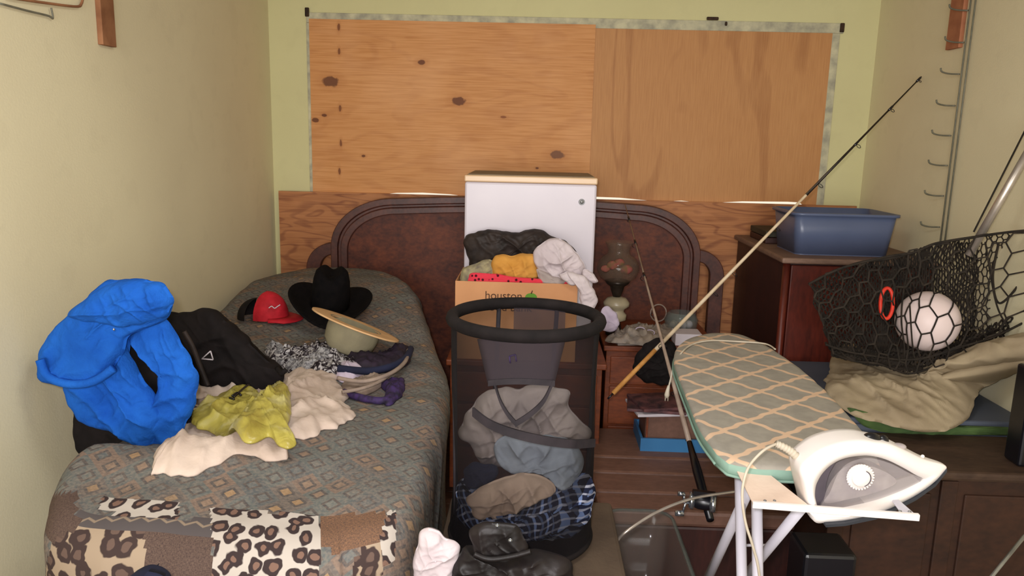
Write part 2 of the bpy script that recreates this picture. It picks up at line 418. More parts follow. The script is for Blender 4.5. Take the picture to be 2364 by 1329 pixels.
def cf_leopard(name, ground, ring, core, sc=25):
    k = NT(name, .92, .1); uv = k.co('UV'); vo = k.n('ShaderNodeTexVoronoi')
    d = k.noise(uv, 28, 2, 0, 1)
    vm = k.n('ShaderNodeVectorMath', operation='MULTIPLY_ADD'); k.l(d, vm.inputs[0]); vm.inputs[1].default_value = (.03,)*3; k.l(uv, vm.inputs[2])
    k.l(vm.outputs[0], vo.inputs['Vector']); vo.inputs['Scale'].default_value = sc; vo.inputs['Randomness'].default_value = .75
    vo.voronoi_dimensions = '2D'
    dd = k.math('ADD', vo.outputs['Distance'], k.math('MULTIPLY', k.math('SUBTRACT', k.noise(uv, 34, 1), .5), .22))
    k.col(k.ramp(dd, [(.0, core), (.17, core), (.2, ring), (.4, ring), (.45, ground)])); return k.m
def cf_plain(name, a, b):
    k = NT(name, .92, .1); uv = k.co('UV')
    k.col(k.mix(.5, k.ramp(k.noise(k.map(uv, (40, 200, 1)), 4, 2), [(.4, a), (.6, b)]), k.ramp(k.noise(k.map(uv, (200, 40, 1)), 4, 2), [(.4, a), (.6, b)])))
    return k.m
def cf_chev():
    k = NT('zigzag_band_cloth', .92, .1); uv = k.co('UV'); s = k.sep(uv)
    z = k.math('PINGPONG', k.math('MULTIPLY', s[0], 1.0), .02)
    f = k.math('FRACT', k.math('MULTIPLY', k.math('ADD', s[1], k.math('MULTIPLY', z, .6)), 24))
    k.col(k.mix(k.ramp(f, [(.4, (0, 0, 0)), (.45, (255, 255, 255)), (.55, (255, 255, 255)), (.6, (0, 0, 0))]), (84, 78, 78), (136, 120, 104))); return k.m
CF = [cf_diamond(), cf_leopard('leopard_white', (180, 171, 162), (58, 48, 48), (118, 92, 80)),
      cf_leopard('leopard_tan', (156, 138, 118), (64, 52, 50), (98, 80, 72), 19), cf_plain('brown_weave', (104, 86, 76), (66, 54, 52)), cf_chev(),
      cf_plain('rust_weave', (134, 100, 76), (78, 64, 58))]
for k_ in (CF[0],): pass
def ironcover():
    k = NT('trellis_print_cover', .85, .15); s = k.sep(k.co('UV'))
    u = k.math('MULTIPLY', s[0], 6.6); v = k.math('MULTIPLY', s[1], 5.8)
    w = k.math('MULTIPLY', k.math('SINE', k.math('MULTIPLY', k.math('SUBTRACT', u, v), 4*PI)), .022)
    w2 = k.math('MULTIPLY', k.math('SINE', k.math('MULTIPLY', k.math('ADD', u, v), 4*PI)), .022)
    a = k.math('PINGPONG', k.math('ADD', k.math('ADD', u, v), w), .5); b = k.math('PINGPONG', k.math('ADD', k.math('SUBTRACT', u, v), w2), .5)
    m = k.math('MINIMUM', a, b)
    c = k.mix(k.ramp(m, [(.055, (255, 255, 255)), (.08, (0, 0, 0))]), (150, 144, 134), (216, 182, 152))
    c = k.mix(.12, c, k.ramp(k.noise(k.co(), 30, 4), [(.35, (90, 86, 76)), (.65, (190, 184, 164))]))
    k.col(c); k.bump(k.noise(k.co(), 9, 3), .25, .01); return k.m
M_icov = ironcover()
M_iedge = mat('teal_grey_hem', (136, 166, 150), (118, 146, 132), 10, .85)

# ------------------------------------------------------------ room
WL, WR, WB, ZC = -1.41, 1.722, 4.2, 2.45
def struct(o): o['kind'] = 'structure'; return o
q = MB(); q.box(WL-.1, WL, -1.2, WB+.1, 0, ZC); struct(q.mk('wall_left', M_wside, smooth=False, keep=True))
q = MB(); q.box(WR, WR+.1, -1.2, WB+.1, 0, ZC); struct(q.mk('wall_right', M_wside, smooth=False, keep=True))
q = MB()
wx0, wx1, wz0, wz1 = -1.2, 1.526, 1.1, 2.155
q.box(WL, wx0, WB, WB+.1, 0, ZC); q.box(wx1, WR, WB, WB+.1, 0, ZC); q.box(wx0, wx1, WB, WB+.1, 0, wz0); q.box(wx0, wx1, WB, WB+.1, wz1, ZC)
struct(q.mk('wall_back', M_wall, smooth=False, keep=True))
q = MB(); q.box(WL-.1, WR+.1, -1.2, WB+.1, ZC, ZC+.05); struct(q.mk('ceiling', M_ceil, smooth=False, keep=True))
q = MB(); q.box(WL-.1, WR+.1, -1.2, WB+.1, -.08, -.015); fl = struct(q.mk('floor', M_floor, smooth=False, keep=True))
y = .9; i = 0
while y < WB-.01:
    y1 = min(y+.117, WB)
    for (a, b) in (((WL, .1+.5*(i % 3)), (.1+.5*(i % 3), WR))):
        boxo('plank', (a+.0015, b-.0015, y+.0015, y1-.0015, -.016, 0), M_floor, fl, .0015)
    y = y1; i += 1
win = bpy.data.objects.new('window_1', None); COL.objects.link(win); win.location = (.16, WB, 1.26); struct(win)
for nm, b in (('top_trim', (wx0-.01, wx1+.02, WB-.012, WB+.02, 2.118, 2.168)), ('side_trim', (1.485, 1.53, WB-.012, WB+.02, 1.1, 2.118)),
              ('side_trim', (wx0-.012, wx0+.012, WB-.008, WB+.02, 1.1, 2.118))):
    boxo(nm, b, M_trim, win, .003)
for (px, py, w, h) in ((709, 28, .022, .045), (1944, 64, .022, .045), (1645, 43, .06, .016), (1676, 55, .012, .02)):
    p = PY(px, py, WB-.014); boxo('brown_fixing_block', (p.x-w/2, p.x+w/2, WB-.022, WB-.012, p.z-h/2, p.z+h/2), M_patch, win, .004)

# plywood sheets: irregular lower edge leaves slits of daylight over the lower sheet
def sheet(x0, x1, z1, y0, y1, bot, m, name, label):
    xs = [b[0] for b in bot]; q = MB(); poly = [(x, y0, z) for x, z in bot]+[(x1, y0, z1), (x0, y0, z1)]
    q.prism(poly, (0, y1-y0, 0)); o = q.mk(name, m, smooth=False, keep=True); tag(o, label, 'plywood'); return o
zb = 1.2445
sheet(-1.192, .286, 2.135, 4.178, 4.19, [(-1.192, zb), (-.8, zb), (-.74, zb+.008), (-.6, zb+.013), (-.45, zb+.008), (-.40, zb+.002), (-.3, zb+.006), (.1, zb+.005), (.286, zb+.01)], M_ply1,
      'plywood_sheet', 'knotty orange plywood sheet covering the left half of the window')
sheet(.286, 1.49, 2.118, 4.186, 4.198, [(.286, zb+.015), (.45, zb+.013), (.62, zb+.001), (.72, zb+.001), (.78, zb+.006), (.84, zb+.001), (.98, zb+.001), (1.1, zb+.011), (1.34, zb+.015), (1.40, zb+.013), (1.43, zb-.004), (1.49, zb-.004)], M_ply2,
      'plywood_sheet', 'smooth plywood sheet with faint arched grain covering right half of window')
sheet(-1.37, 1.69, 1.2485, 4.15, 4.165, [(-1.37, .0), (1.69, .0)], M_ply3, 'plywood_sheet', 'lower plywood sheet with wavy striped grain behind the headboard')

# wall strips and hook rail
def wallstrip(px0, px1, pyb, X, m, label):
    a = PX(px0, pyb, X); b = PX(px1, pyb, X); y0, y1 = sorted((a.y, b.y)); z0 = (a.z+b.z)/2
    d = .018 if X < 0 else -.018
    x0, x1 = sorted((X, X+d)); o = boxo('wood_strip', (x0, x1, y0, y1, z0, 2.449), m, None, .002); return tag(o, label, 'wood strip')
wallstrip(226, 257, 106, WL, M_strip2, 'brown vertical wood strip high on the left wall')
wallstrip(2192, 2222, 113, WR, M_strip, 'orange vertical wood strip high on the right wall beside wire hooks')
a = PX(2240, 5, WR-.012); b = PX(2172, 545, WR-.012)
hr = thing('hook_rail', (WR-.012, b.y, b.z), 'grey wire rail of short hooks running down the right wall', 'wire rack')
for dy in (-.018, .018):
    tubeo('rail', [V((a.x, a.y+dy-.02, 2.40)), V((b.x, b.y+dy-.02, b.z-.05))], .0035, M_wire, hr, 6)
for (px, py) in ((2190, 18), (2180, 92), (2170, 165), (2160, 238), (2150, 307), (2142, 376), (2133, 446), (2124, 518)):
    p = PX(px+45, py+6, WR-.012); q = PX(px, py, WR-.05)
    t = q-p
    tubeo('hook', smoothpts([p, p+t*.5+V((0, 0, -.004)), p+t*.9, p+t*.98+V((0, 0, .014))], 9), .0035, M_wire, hr, 6)
g = thing('wire_hanger', PX(90, 30, WL+.01), 'faint pinkish wire hanger at the top of the left wall', 'hanger')
tubeo('hanger_bar', smoothpts([PX(20, -6, WL+.012), PX(100, 6, WL+.012), PX(175, 15, WL+.012), PX(188, 8, WL+.012), PX(192, -10, WL+.012)], 20), .004, M_strip2, g, 6)
tubeo('lower_wire', smoothpts([PX(0, 8, WL+.01), PX(60, 24, WL+.01), PX(110, 36, WL+.01), PX(122, 42, WL+.01), PX(118, 18, WL+.01)], 20), .003, M_wire, g, 6)

# ------------------------------------------------------------ headboard
HY = 4.07
hb = thing('headboard', (-.1, HY, 0), 'wide dark walnut headboard with rounded top and looped side posts', 'headboard')
def arch(x0, x1, z1, rx, rz, zlow, n=16):
    pts = [(x0, zlow)]
    for k in range(n+1):
        a = PI-(PI/2)*k/n; pts.append((x0+rx+rx*math.cos(a), z1-rz+rz*math.sin(a)))
    m = 10
    for k in range(1, m): t = k/m; pts.append((x0+rx+(x1-x0-2*rx)*t, z1+.022*math.sin(PI*t)))
    for k in range(n+1):
        a = PI/2-(PI/2)*k/n; pts.append((x1-rx+rx*math.cos(a), z1-rz+rz*math.sin(a)))
    pts.append((x1, zlow)); return pts
def band(o_, i_, y0, y1, name, m, par):
    n = len(o_); q = MB()
    vs = [V((x, y0, z)) for x, z in o_]+[V((x, y0, z)) for x, z in i_]+[V((x, y1, z)) for x, z in o_]+[V((x, y1, z)) for x, z in i_]
    fs = []
    for k in range(n-1):
        fs += [(k, k+1, n+k+1, n+k), (2*n+k, 3*n+k, 3*n+k+1, 2*n+k+1), (k, 2*n+k, 2*n+k+1, k+1), (n+k, n+k+1, 3*n+k+1, 3*n+k)]
    fs += [(0, n, 3*n, 2*n), (n-1, 3*n-1, 4*n-1, 2*n-1)]
    q.add(vs, fs); o = q.mk(name, m, par, smooth=False); bev(o, .004); return o
hx0, hx1 = -1.062, .868; ht = 1.235
A1 = arch(hx0, hx1, ht, .34, .26, 0); A2 = arch(hx0+.035, hx1-.035, ht-.035, .31, .235, 0)
A3 = arch(hx0+.05, hx1-.05, ht-.05, .30, .225, 0); A4 = arch(hx0+.085, hx1-.085, ht-.083, .27, .2, 0)
band(A1, A2, HY-.045, HY+.02, 'outer_moulding', M_hbf, hb)
band(A2, A3, HY-.028, HY+.02, 'moulding_groove', M_hbf, hb)
band(A3, A4, HY-.038, HY+.02, 'inner_moulding', M_hbf, hb)
q = MB(); q.prism([(x, HY-.012, z) for x, z in A4], (0, .025, 0)); q.mk('veneer_panel', M_burl, hb, smooth=False)
def ear(sgn, xin, xout, zt):
    o_, i_ = [], []; w = .072
    R = abs(xout-xin)
    for k in range(15):
        a = (PI/2)*k/14
        o_.append((xin+sgn*R*math.sin(a), zt-.14+.14*math.cos(a)))
        i_.append((xin+sgn*(R-w)*math.sin(a), zt-.14+(.14-.062)*math.cos(a)))
    o_.append((xout, 0)); i_.append((xout-sgn*w, 0))
    band(o_, i_, HY-.03, HY+.015, 'side_post', M_hbf, hb)
ear(-1, hx0+.01, -1.198, .992); ear(1, hx1-.01, 1.0, 1.008)

# ------------------------------------------------------------ bed comforter
OUT = [(-.62, 1.50), (-.99, 1.52), (-1.11, 1.70), (-1.22, 2.1), (-1.33, 2.7), (-1.36, 3.3), (-1.34, 3.75), (-1.15, 3.93), (-.95, 3.93), (-.72, 3.82), (-.52, 3.5), (-.40, 3.1), (-.285, 2.65), (-.24, 2.2),
       (-.245, 1.85), (-.27, 1.60), (-.36, 1.52)]
def bedz(x, y):
    t = max(0, min(1, (y-2.6)/1.2)); t = t*t*(3-2*t)
    z = .745+.135*t
    z += .02*noise.noise(V((x*3, y*3, 1.5)))+.008*noise.noise(V((x*9, y*9, 4)))
    # gentle crown
    z += .02*math.cos(min(1, abs(x+.75)/.6)*PI/2)-.012
    u = max(0, min(1, (1.95-y)/.42)); z -= .05*u*u
    e = max(0, min(1, (-.72-x)/.12))*max(0, min(1, (y-1.84)/.12))*max(0, min(1, (2.75-y)/.4)); e = e*e*(3-2*e); z -= .085*e
    z += .02*math.exp(-((y-1.82)/.09)**2)*max(0, min(1, (-.6-x)/.2))
    return z
CB = V((-.75, 2.65, 0))
bdry = smoothpts([V((x, y, 0)) for x, y in OUT], 900, True)
vs, fs, uvs = [], [], []; R1, R2 = 58, 46; NB = 900; rr = .09
for i in range(R1+R2+1):
    for b in bdry:
        d = b-CB; L = d.length; dn = d/L
        if i <= R1:
            r = (i/R1)**.75; p = CB+d*r*(1-rr/L*.9); vs.append(V((p.x, p.y, bedz(p.x, p.y)))); uvs.append((p.x, p.y))
        else:
            s = (i-R1)/R2*1.0*.82; e = CB+d*(1-rr/L*.9); z0 = bedz(e.x, e.y)
            if s < rr*PI/2: a = s/rr; off = rr*math.sin(a); dz = rr*(1-math.cos(a))
            else: off = rr; dz = rr+(s-rr*PI/2)
            fo = .014*ridg(V((e.x*4.5, e.y*4.5, s*1.2)))*min(1, s/.25)
            hx = min(1, s/.3)
            off += fo+.02*noise.noise(V((e.x*3, e.y*3, 7+s*2)))*hx - (.03*hx if dn.x > .3 else -.02*hx)
            p = e+dn*off; z = max(.012, z0-dz+.006*noise.noise(V((p.x*12, p.y*12, s*12)))*hx)
            px_ = min(max(p.x, WL+.012), 9); vs.append(V((px_, min(p.y, 4.0), z))); q_ = e+dn*s; uvs.append((q_.x, q_.y))
n0 = len(vs); vs.append(V((CB.x, CB.y, bedz(CB.x, CB.y)))); uvs.append((CB.x, CB.y))
for i in range(R1+R2):
    for k in range(NB): a = i*NB+k; b = i*NB+(k+1) % NB; fs.append((a, b, b+NB, a+NB))
for k in range(NB): fs.append((n0, (k+1) % NB, k))
cf = mk('comforter', vs, fs, CF, None, keep=True); me = cf.data
tag(cf, 'dark patchwork comforter with diamond and leopard patches draped over the bed', 'comforter')
uvl = me.uv_layers.new(name='UVMap')
for lp in me.loops: uvl.data[lp.index].uv = uvs[lp.vertex_index]
PATCH = [(1, [(485, 1172), (600, 1180), (735, 1190), (742, 1250), (728, 1500), (480, 1500), (492, 1290)]),
         (1, [(238, 1142), (330, 1152), (413, 1163), (410, 1195), (300, 1190), (225, 1180)]),
         (1, [(898, 1176), (915, 1182), (912, 1290), (885, 1298), (876, 1240)]),
         (2, [(120, 1250), (190, 1215), (335, 1222), (332, 1310), (330, 1500), (90, 1500), (108, 1300)]),
         (2, [(840, 1260), (880, 1258), (884, 1320), (860, 1500), (812, 1500), (815, 1300)]),
         (4, [(175, 1182), (490, 1200), (490, 1232), (335, 1222), (190, 1214)]),
         (3, [(335, 1222), (490, 1232), (480, 1500), (330, 1500)]),
         (3, [(98, 1140), (178, 1135), (176, 1182), (190, 1214), (120, 1250), (96, 1230)]),
         (5, [(738, 1190), (893, 1180), (876, 1258), (815, 1275), (740, 1270)])]
def inside(x, y, poly):
    c = False; j = len(poly)-1
    for i in range(len(poly)):
        a, b = poly[i], poly[j]
        if (a[1] > y) != (b[1] > y) and x < (b[0]-a[0])*(y-a[1])/(b[1]-a[1])+a[0]: c = not c
        j = i
    return c
for p in me.polygons:
    c = p.center
    if c.y < 2.0:
        x, y = proj(c)
        if y > 1120:
            for m, po in PATCH:
                if inside(x, y, po): p.material_index = m; break

# ------------------------------------------------------------ left things on the bed
bag = puff('black_suitcase', [(170, 960), (180, 1040), (250, 1075), (420, 1060), (445, 960), (425, 800), (330, 730), (240, 750), (180, 850)], ('Y', 2.2), .045, M_black, fold=.008, fs=10, seed=2, back=.05)
tag(bag, 'black cloth suitcase standing upright beneath the blue fleece', 'suitcase')
# blue fleece: one object of three overlapping cloth folds, with a real gap
bf = thing('fleece_jacket', PY(270, 1020, 2.1), 'bright blue fleece jacket heaped over the black suitcase by left wall', 'jacket')
puff('body', [(150, 890), (175, 960), (250, 995), (330, 1028), (368, 1010), (380, 950), (360, 915), (330, 870), (292, 800), (300, 770), (250, 745), (180, 780)], ('Y', 2.09), .05, M_blue, bf, back=.02, fold=.016, fs=9, seed=3, pw=3)
puff('sleeve', [(300, 778), (330, 745), (370, 730), (400, 758), (425, 800), (456, 865), (450, 930), (425, 990), (398, 1030), (355, 1026), (345, 950), (362, 912), (372, 868), (352, 800), (325, 775)], ('Y', 2.1), .035, M_blue, bf, back=.02, fold=.014, fs=10, seed=5, pw=2.5, center=(392, 880))
puff('collar', [(150, 735), (190, 700), (225, 660), (270, 645), (340, 645), (385, 662), (398, 700), (385, 735), (340, 757), (300, 775), (285, 815), (250, 860), (210, 885), (150, 893), (100, 880), (86, 845), (98, 790)], ('Y', 2.05), .05, M_blue, bf, back=.035, fold=.013, fs=9, seed=4, pw=4, center=(220, 770))
puff('hood', [(160, 728), (190, 695), (228, 662), (285, 645), (350, 647), (392, 668), (399, 705), (370, 738), (310, 752), (240, 748)], ('Y', 1.99), .042, M_blue, bf, back=.03, fold=.012, fs=10, seed=8, pw=3)
q = MB(); q.lathe([(0, -.004), (.004, 0), (0, .004)], PY(263, 760, 1.935), 8); q.mk('snap', M_chrome, bf)
def rolltube(pts, r, yy, name, m, par): return tubeo(name, smoothpts([PY(x, y, yy) for x, y in pts], 40), r, m, par, 10)
rolltube([(92, 830), (110, 868), (160, 886), (215, 880), (262, 850)], .012, 2.005, 'hem', M_blue, bf)

dt = thing('duffel_bag', PY(520, 860, 2.5), 'black zipped duffel bag lying slanted between blue fleece and headboard hats', 'bag')
puff('bag_body', [(378, 725), (410, 722), (440, 718), (468, 710), (490, 716), (530, 748), (580, 795), (625, 838), (655, 858), (640, 900), (560, 905), (480, 905), (440, 860), (405, 790)], ('Y', 2.5), .05, M_black, dt, back=.08, fold=.012, fs=8, seed=11, pw=4)
rolltube([(425, 765), (445, 800), (462, 845), (480, 890)], .008, 2.40, 'piping', M_brkleather, dt)
q = MB()
tri = [PY(x, y, 2.40) for x, y in ((466, 828), (486, 810), (492, 830))]
for a_, b_ in ((0, 1), (1, 2), (2, 0)): q.tube([tri[a_], tri[b_]], .0022, 6)
q.mk('triangle_badge', M_paper, dt)
tubeo('strap_end', smoothpts([PY(640, 850, 2.42), PY(650, 862, 2.38), PY(660, 852, 2.38)], 8), .008, M_black, dt)

# ------------------------------------------------------------ hats
def hatmesh(c, M, crown_r, crown_h, brim_r, curl, m, par, crease=.03, names=('crown', 'brim'), mc=None, sy=1.18):
    def fc(v, a):
        if v.z > crown_h*.8: v.z -= crease*math.exp(-(v.x/(crown_r*.35))**2)
        pinch = 1-.22*max(0, v.y/crown_r)*(v.z/crown_h); v.x *= pinch
        return v
    q = MB(); pr = [(crown_r, 0), (crown_r*.99, crown_h*.35), (crown_r*.93, crown_h*.7), (crown_r*.82, crown_h*.92), (crown_r*.66, crown_h), (crown_r*.4, crown_h*.99), (crown_r*.15, crown_h*.98), (.001, crown_h*.98)]
    q.lathe(pr, c, 40, M, 1, sy, fc); o = q.mk(names[0], mc or m, par); sd = o.modifiers.new('s', 'SOLIDIFY'); sd.thickness = .004
    def fb(v, a):
        e = (v.length-crown_r)/(brim_r-crown_r); v.z += curl*max(0, e)**1.6*abs(math.cos(a))**1.5 - curl*.15*max(0, e)*abs(math.sin(a))**2; return v
    q = MB(); q.lathe([(crown_r*.985, .003)]+[(crown_r+(brim_r-crown_r)*t, 0) for t in (.1, .3, .5, .7, .85, 1)], c, 48, M, 1, 1.1, fb)
    o = q.mk(names[1], m, par); sd = o.modifiers.new('s', 'SOLIDIFY'); sd.thickness = .005; return o
ch = PZ(762, 700, .87); ch = V((ch.x, ch.y, bedz(ch.x, ch.y)+.045))
ch.z += .02
h1 = thing('cowboy_hat', ch, 'black felt cowboy hat with tall pinched crown and curled brim on comforter', 'hat')
hatmesh(ch, Matrix.Rotation(.15, 3, 'Z')@Matrix.Rotation(.25, 3, 'X')@Matrix.Rotation(.1, 3, 'Y'), .078, .165, .165, .055, M_blkfelt, h1, .03)
c2 = PY(822, 748, 2.72)
h2 = thing('straw_hat', c2, 'tan western hat lying upside down with its brim up on comforter', 'hat')
hatmesh(c2, Matrix.Rotation(.36, 3, 'Y')@Matrix.Rotation(-.19, 3, 'X')@Matrix.Rotation(PI, 3, 'Y')@Matrix.Rotation(PI/2, 3, 'Z'), .082, .11, .15, -.0, M_tan, h2, .02, mc=M_tanc)
# red cap
cc = PZ(618, 700, .86); cc = V((cc.x, cc.y, bedz(cc.x, cc.y)+.0))
cp = thing('baseball_cap', cc, 'red and black baseball cap beside the left wall on comforter', 'cap')
def dome(r, h, a0, a1, n=20, k=10):
    vs = []; fs = []
    for i in range(k+1):
        t = (PI/2)*i/k
        for j in range(n+1):
            a = a0+(a1-a0)*j/n; vs.append(cc+V((r*math.cos(t)*math.cos(a), r*.85*math.cos(t)*math.sin(a), .004+h*math.sin(t)**.9)))
    for i in range(k):
        for j in range(n): b = i*(n+1)+j; fs.append((b, b+1, b+n+2, b+n+1))
    return vs, fs
v_, f_ = dome(.085, .112, -PI*.66, PI*.66); mk('crown', v_, f_, M_red, cp)
v_, f_ = dome(.087, .085, PI*.64, PI*1.36); mk('back_panel', [cc+(x-cc)*1.0+V((-.035, -.01, .0)) for x in v_], f_, M_black, cp)
q = MB(); vs = []; fs = []
for j in range(13):
    a = -PI*.42+PI*.84*j/12
    for r, z in ((.08, .016), (.115, .014), (.145 if abs(a) < .9 else .12, .004)): vs.append(cc+V((r*math.cos(a), r*.8*math.sin(a), z)))
for j in range(12):
    for i in range(2): b = j*3+i; fs.append((b, b+1, b+4, b+3))
o = mk('bill', vs, fs, M_red, cp); o.modifiers.new('s', 'SOLIDIFY').thickness = .004
q = MB()
pts = [cc+V((.03+.011*i, -.0745+.0022*i+(.0 if i % 2 else -.0005), .062+.006*math.sin(i*2.1)+.002*i)) for i in range(5)]
q.tube(smoothpts(pts, 24), .002, 6); q.mk('white_embroidery', M_paper, cp)

# ------------------------------------------------------------ soft things on the comforter
B = dict(base=bedz)
tag(puff('bandana', [(612, 805), (640, 815), (690, 812), (730, 800), (775, 792), (785, 808), (815, 830), (838, 852), (790, 872), (720, 862), (650, 850), (622, 832)], None, .03, M_pais, fold=.016, fs=16, seed=21, lift=.008, **B),
    'crumpled black and white paisley bandana in front of the tan hat', 'bandana')
tag(puff('grey_scarf', [(612, 803), (628, 800), (660, 826), (700, 842), (745, 835), (778, 805), (793, 812), (780, 838), (740, 856), (700, 860), (650, 850), (625, 830)], None, .034, M_spk, fold=.01, fs=20, seed=22, lift=.008, center=(705, 850), **B),
    'grey print scarf curled around the paisley bandana', 'scarf')
tag(puff('lilac_cloth', [(770, 845), (795, 815), (815, 825), (838, 852), (800, 866)], None, .045, M_lilac, fold=.006, seed=23, lift=.03, n=80, rings=14, **B), 'small pale lilac cloth folded beside the paisley bandana', 'cloth')
bz = lambda x, y, l=.0: (lambda p: p)(fpt(x, y, l))
def fpt(x, y, l=0):
    z = .78
    for _ in range(14): p = PZ(x, y, z); z = .5*z+.5*(bedz(p.x, p.y)+l)
    return p
br = thing('bra', fpt(850, 890), 'dark purple bra with beige straps lying on comforter beside cream shirt', 'bra')
def strapo(name, px, r, m, l=.02, fl=.35):
    pts = smoothpts([fpt(x, y, l) for x, y in px], 40); c = sum(pts, V((0, 0, 0)))/len(pts)
    q = MB(); q.tube([V((0, 0, 0))]*0+pts, r, 8); return q.mk(name, m, br)
strapo('strap', [(780, 872), (840, 880), (900, 862), (935, 835), (942, 808)], .007, M_beige, .04)
strapo('strap', [(790, 905), (840, 895), (880, 878), (925, 845)], .006, M_beige, .03)
strapo('band', [(780, 850), (850, 856), (905, 845), (938, 825), (948, 805)], .013, M_navy, .035)
strapo('band', [(795, 905), (835, 918), (885, 924), (918, 905), (926, 878)], .012, M_purple, .012)
puff('cup', [(800, 822), (850, 828), (900, 815), (945, 800), (940, 832), (880, 850), (820, 848)], None, .05, mat('plum_black', (48, 36, 52), (24, 18, 28), 30, .7), br, fold=.012, fs=18, seed=26, lift=.02, n=80, rings=14, **B)
puff('cup', [(880, 880), (905, 870), (930, 875), (932, 900), (905, 925), (885, 922), (890, 900)], None, .018, M_purple, br, fold=.01, fs=18, seed=27, lift=.015, n=80, rings=14, **B)
puff('lining', [(790, 885), (830, 872), (880, 868), (900, 875), (860, 900), (810, 912)], None, .025, M_beige, br, fold=.01, fs=18, seed=28, lift=.01, n=80, rings=14, **B)
tag(puff('shirt', [(418, 868), (400, 915), (455, 930), (420, 960), (400, 1010), (360, 1055), (360, 1088), (430, 1088), (500, 1070), (560, 1045), (655, 1060), (668, 1020), (740, 1000), (800, 965), (805, 940), (785, 880), (760, 865), (700, 852), (640, 862), (604, 850), (592, 872), (510, 868), (455, 882)],
    None, .024, M_cloth, fold=.017, fs=9, seed=31, lift=.008, center=(590, 960), n=220, rings=40, wob=.022, pw=5, **B), 'crumpled cream shirt spread on the comforter beneath yellow plastic bag', 'shirt')
def bed2(x, y): return bedz(x, y)+.045
yb = thing('plastic_bag', fpt(560, 960, .05), 'crumpled thin yellow plastic shopping bag on top of the cream shirt', 'plastic bag')
puff('bag_film', [(440, 955), (470, 925), (510, 905), (560, 885), (590, 895), (605, 912), (625, 890), (650, 880), (668, 905), (672, 950), (664, 985), (684, 1015), (665, 1028), (640, 1018), (620, 1000), (560, 1008), (500, 1000), (455, 980)],
     None, .034, M_yb, yb, fold=.013, fs=12, seed=33, lift=.012, center=(570, 950), n=200, rings=36, pw=2.2, base=bed2)
q = MB(); 
for a_ in ([(575, 886), (560, 898), (545, 912), (540, 916)], [(536, 914), (548, 906), (556, 912)], [(530, 918), (540, 921)]):
    pts = smoothpts([fpt(x, y, .105) for x, y in a_], 10); q.tube(pts, .0035, 6)
q.mk('black_print', M_blkpl, yb)
tag(puff('beanie', [(300, 1329), (320, 1322), (350, 1318), (375, 1326), (385, 1350), (300, 1350)], ('Y', 1.28), .05, M_navy, back=.05, fold=.004, seed=35, n=60, rings=12),
    'navy cloth hat barely peeking in at the bottom edge below comforter', 'hat')

# ------------------------------------------------------------ side table, fridge, box
def table(name, x0, x1, y0, y1, z, m, label, cat, drawer=True):
    t = thing(name, ((x0+x1)/2, (y0+y1)/2, 0), label, cat)
    boxo('top', (x0-.015, x1+.015, y0-.02, y1, z-.025, z), m, t, .005)
    boxo('body', (x0, x1, y0+.012, y1-.01, .08, z-.0255), m, t, .003)
    for a in (x0+.02, x1-.06):
        for b in (y0+.02, y1-.06): boxo('leg', (a, a+.04, b, b+.04, 0, .079), m, t, .003)
    zz = z-.045; hts = (.14, .19, .19)
    for i, h in enumerate(hts):
        if zz-h < .08: break
        d = boxo('drawer', (x0+.02, x1-.02, y0, y0+.011, zz-h, zz-.01), m, t, .004)
        q = MB(); q.lathe([(0, 0), (.012, 0), (.014, .012), (0, .02)], ((x0+x1)/2, y0, zz-h/2-.005), 12, Matrix.Rotation(PI/2, 3, 'X')); q.mk('knob', M_brass, d); zz -= h
    return t
TZ = .655
table('side_table', -.33, .3, 3.1, 3.98, TZ, M_table, 'brown wooden table holding the refrigerator and cardboard box', 'table')
table('nightstand', .345, .84, 3.42, 3.95, TZ-.005, M_table, 'orange-brown wooden nightstand beneath the oil lamp', 'nightstand')
fr = thing('mini_fridge', (.03, 3.72, TZ), 'white compact refrigerator with cream top trim in front of the headboard', 'refrigerator')
a = PY(1073, 430, 3.5); b = PY(1378, 440, 3.5); fx0, fx1 = a.x, b.x; fz = PY(1226, 405, 3.5).z
boxo('cabinet', (fx0+.006, fx1-.006, 3.53, 3.95, TZ, fz-.032), M_white, fr, .006)
boxo('door', (fx0, fx1, 3.5, 3.53, TZ+.015, fz-.034), M_white, fr, .01)
boxo('top_trim', (fx0-.002, fx1+.002, 3.495, 3.95, fz-.034, fz-.004), M_cream, fr, .006)
boxo('top_plate', (fx0+.012, fx1-.012, 3.51, 3.93, fz-.004, fz), M_frtop, fr, .002)
q = MB(); q.lathe([(0, .004), (.007, .004), (.0085, .001), (.012, .001), (.013, .004), (.014, 0)], PY(1343, 466, 3.498), 20, Matrix.Rotation(PI/2, 3, 'X')); q.mk('door_lock', M_dull, fr)
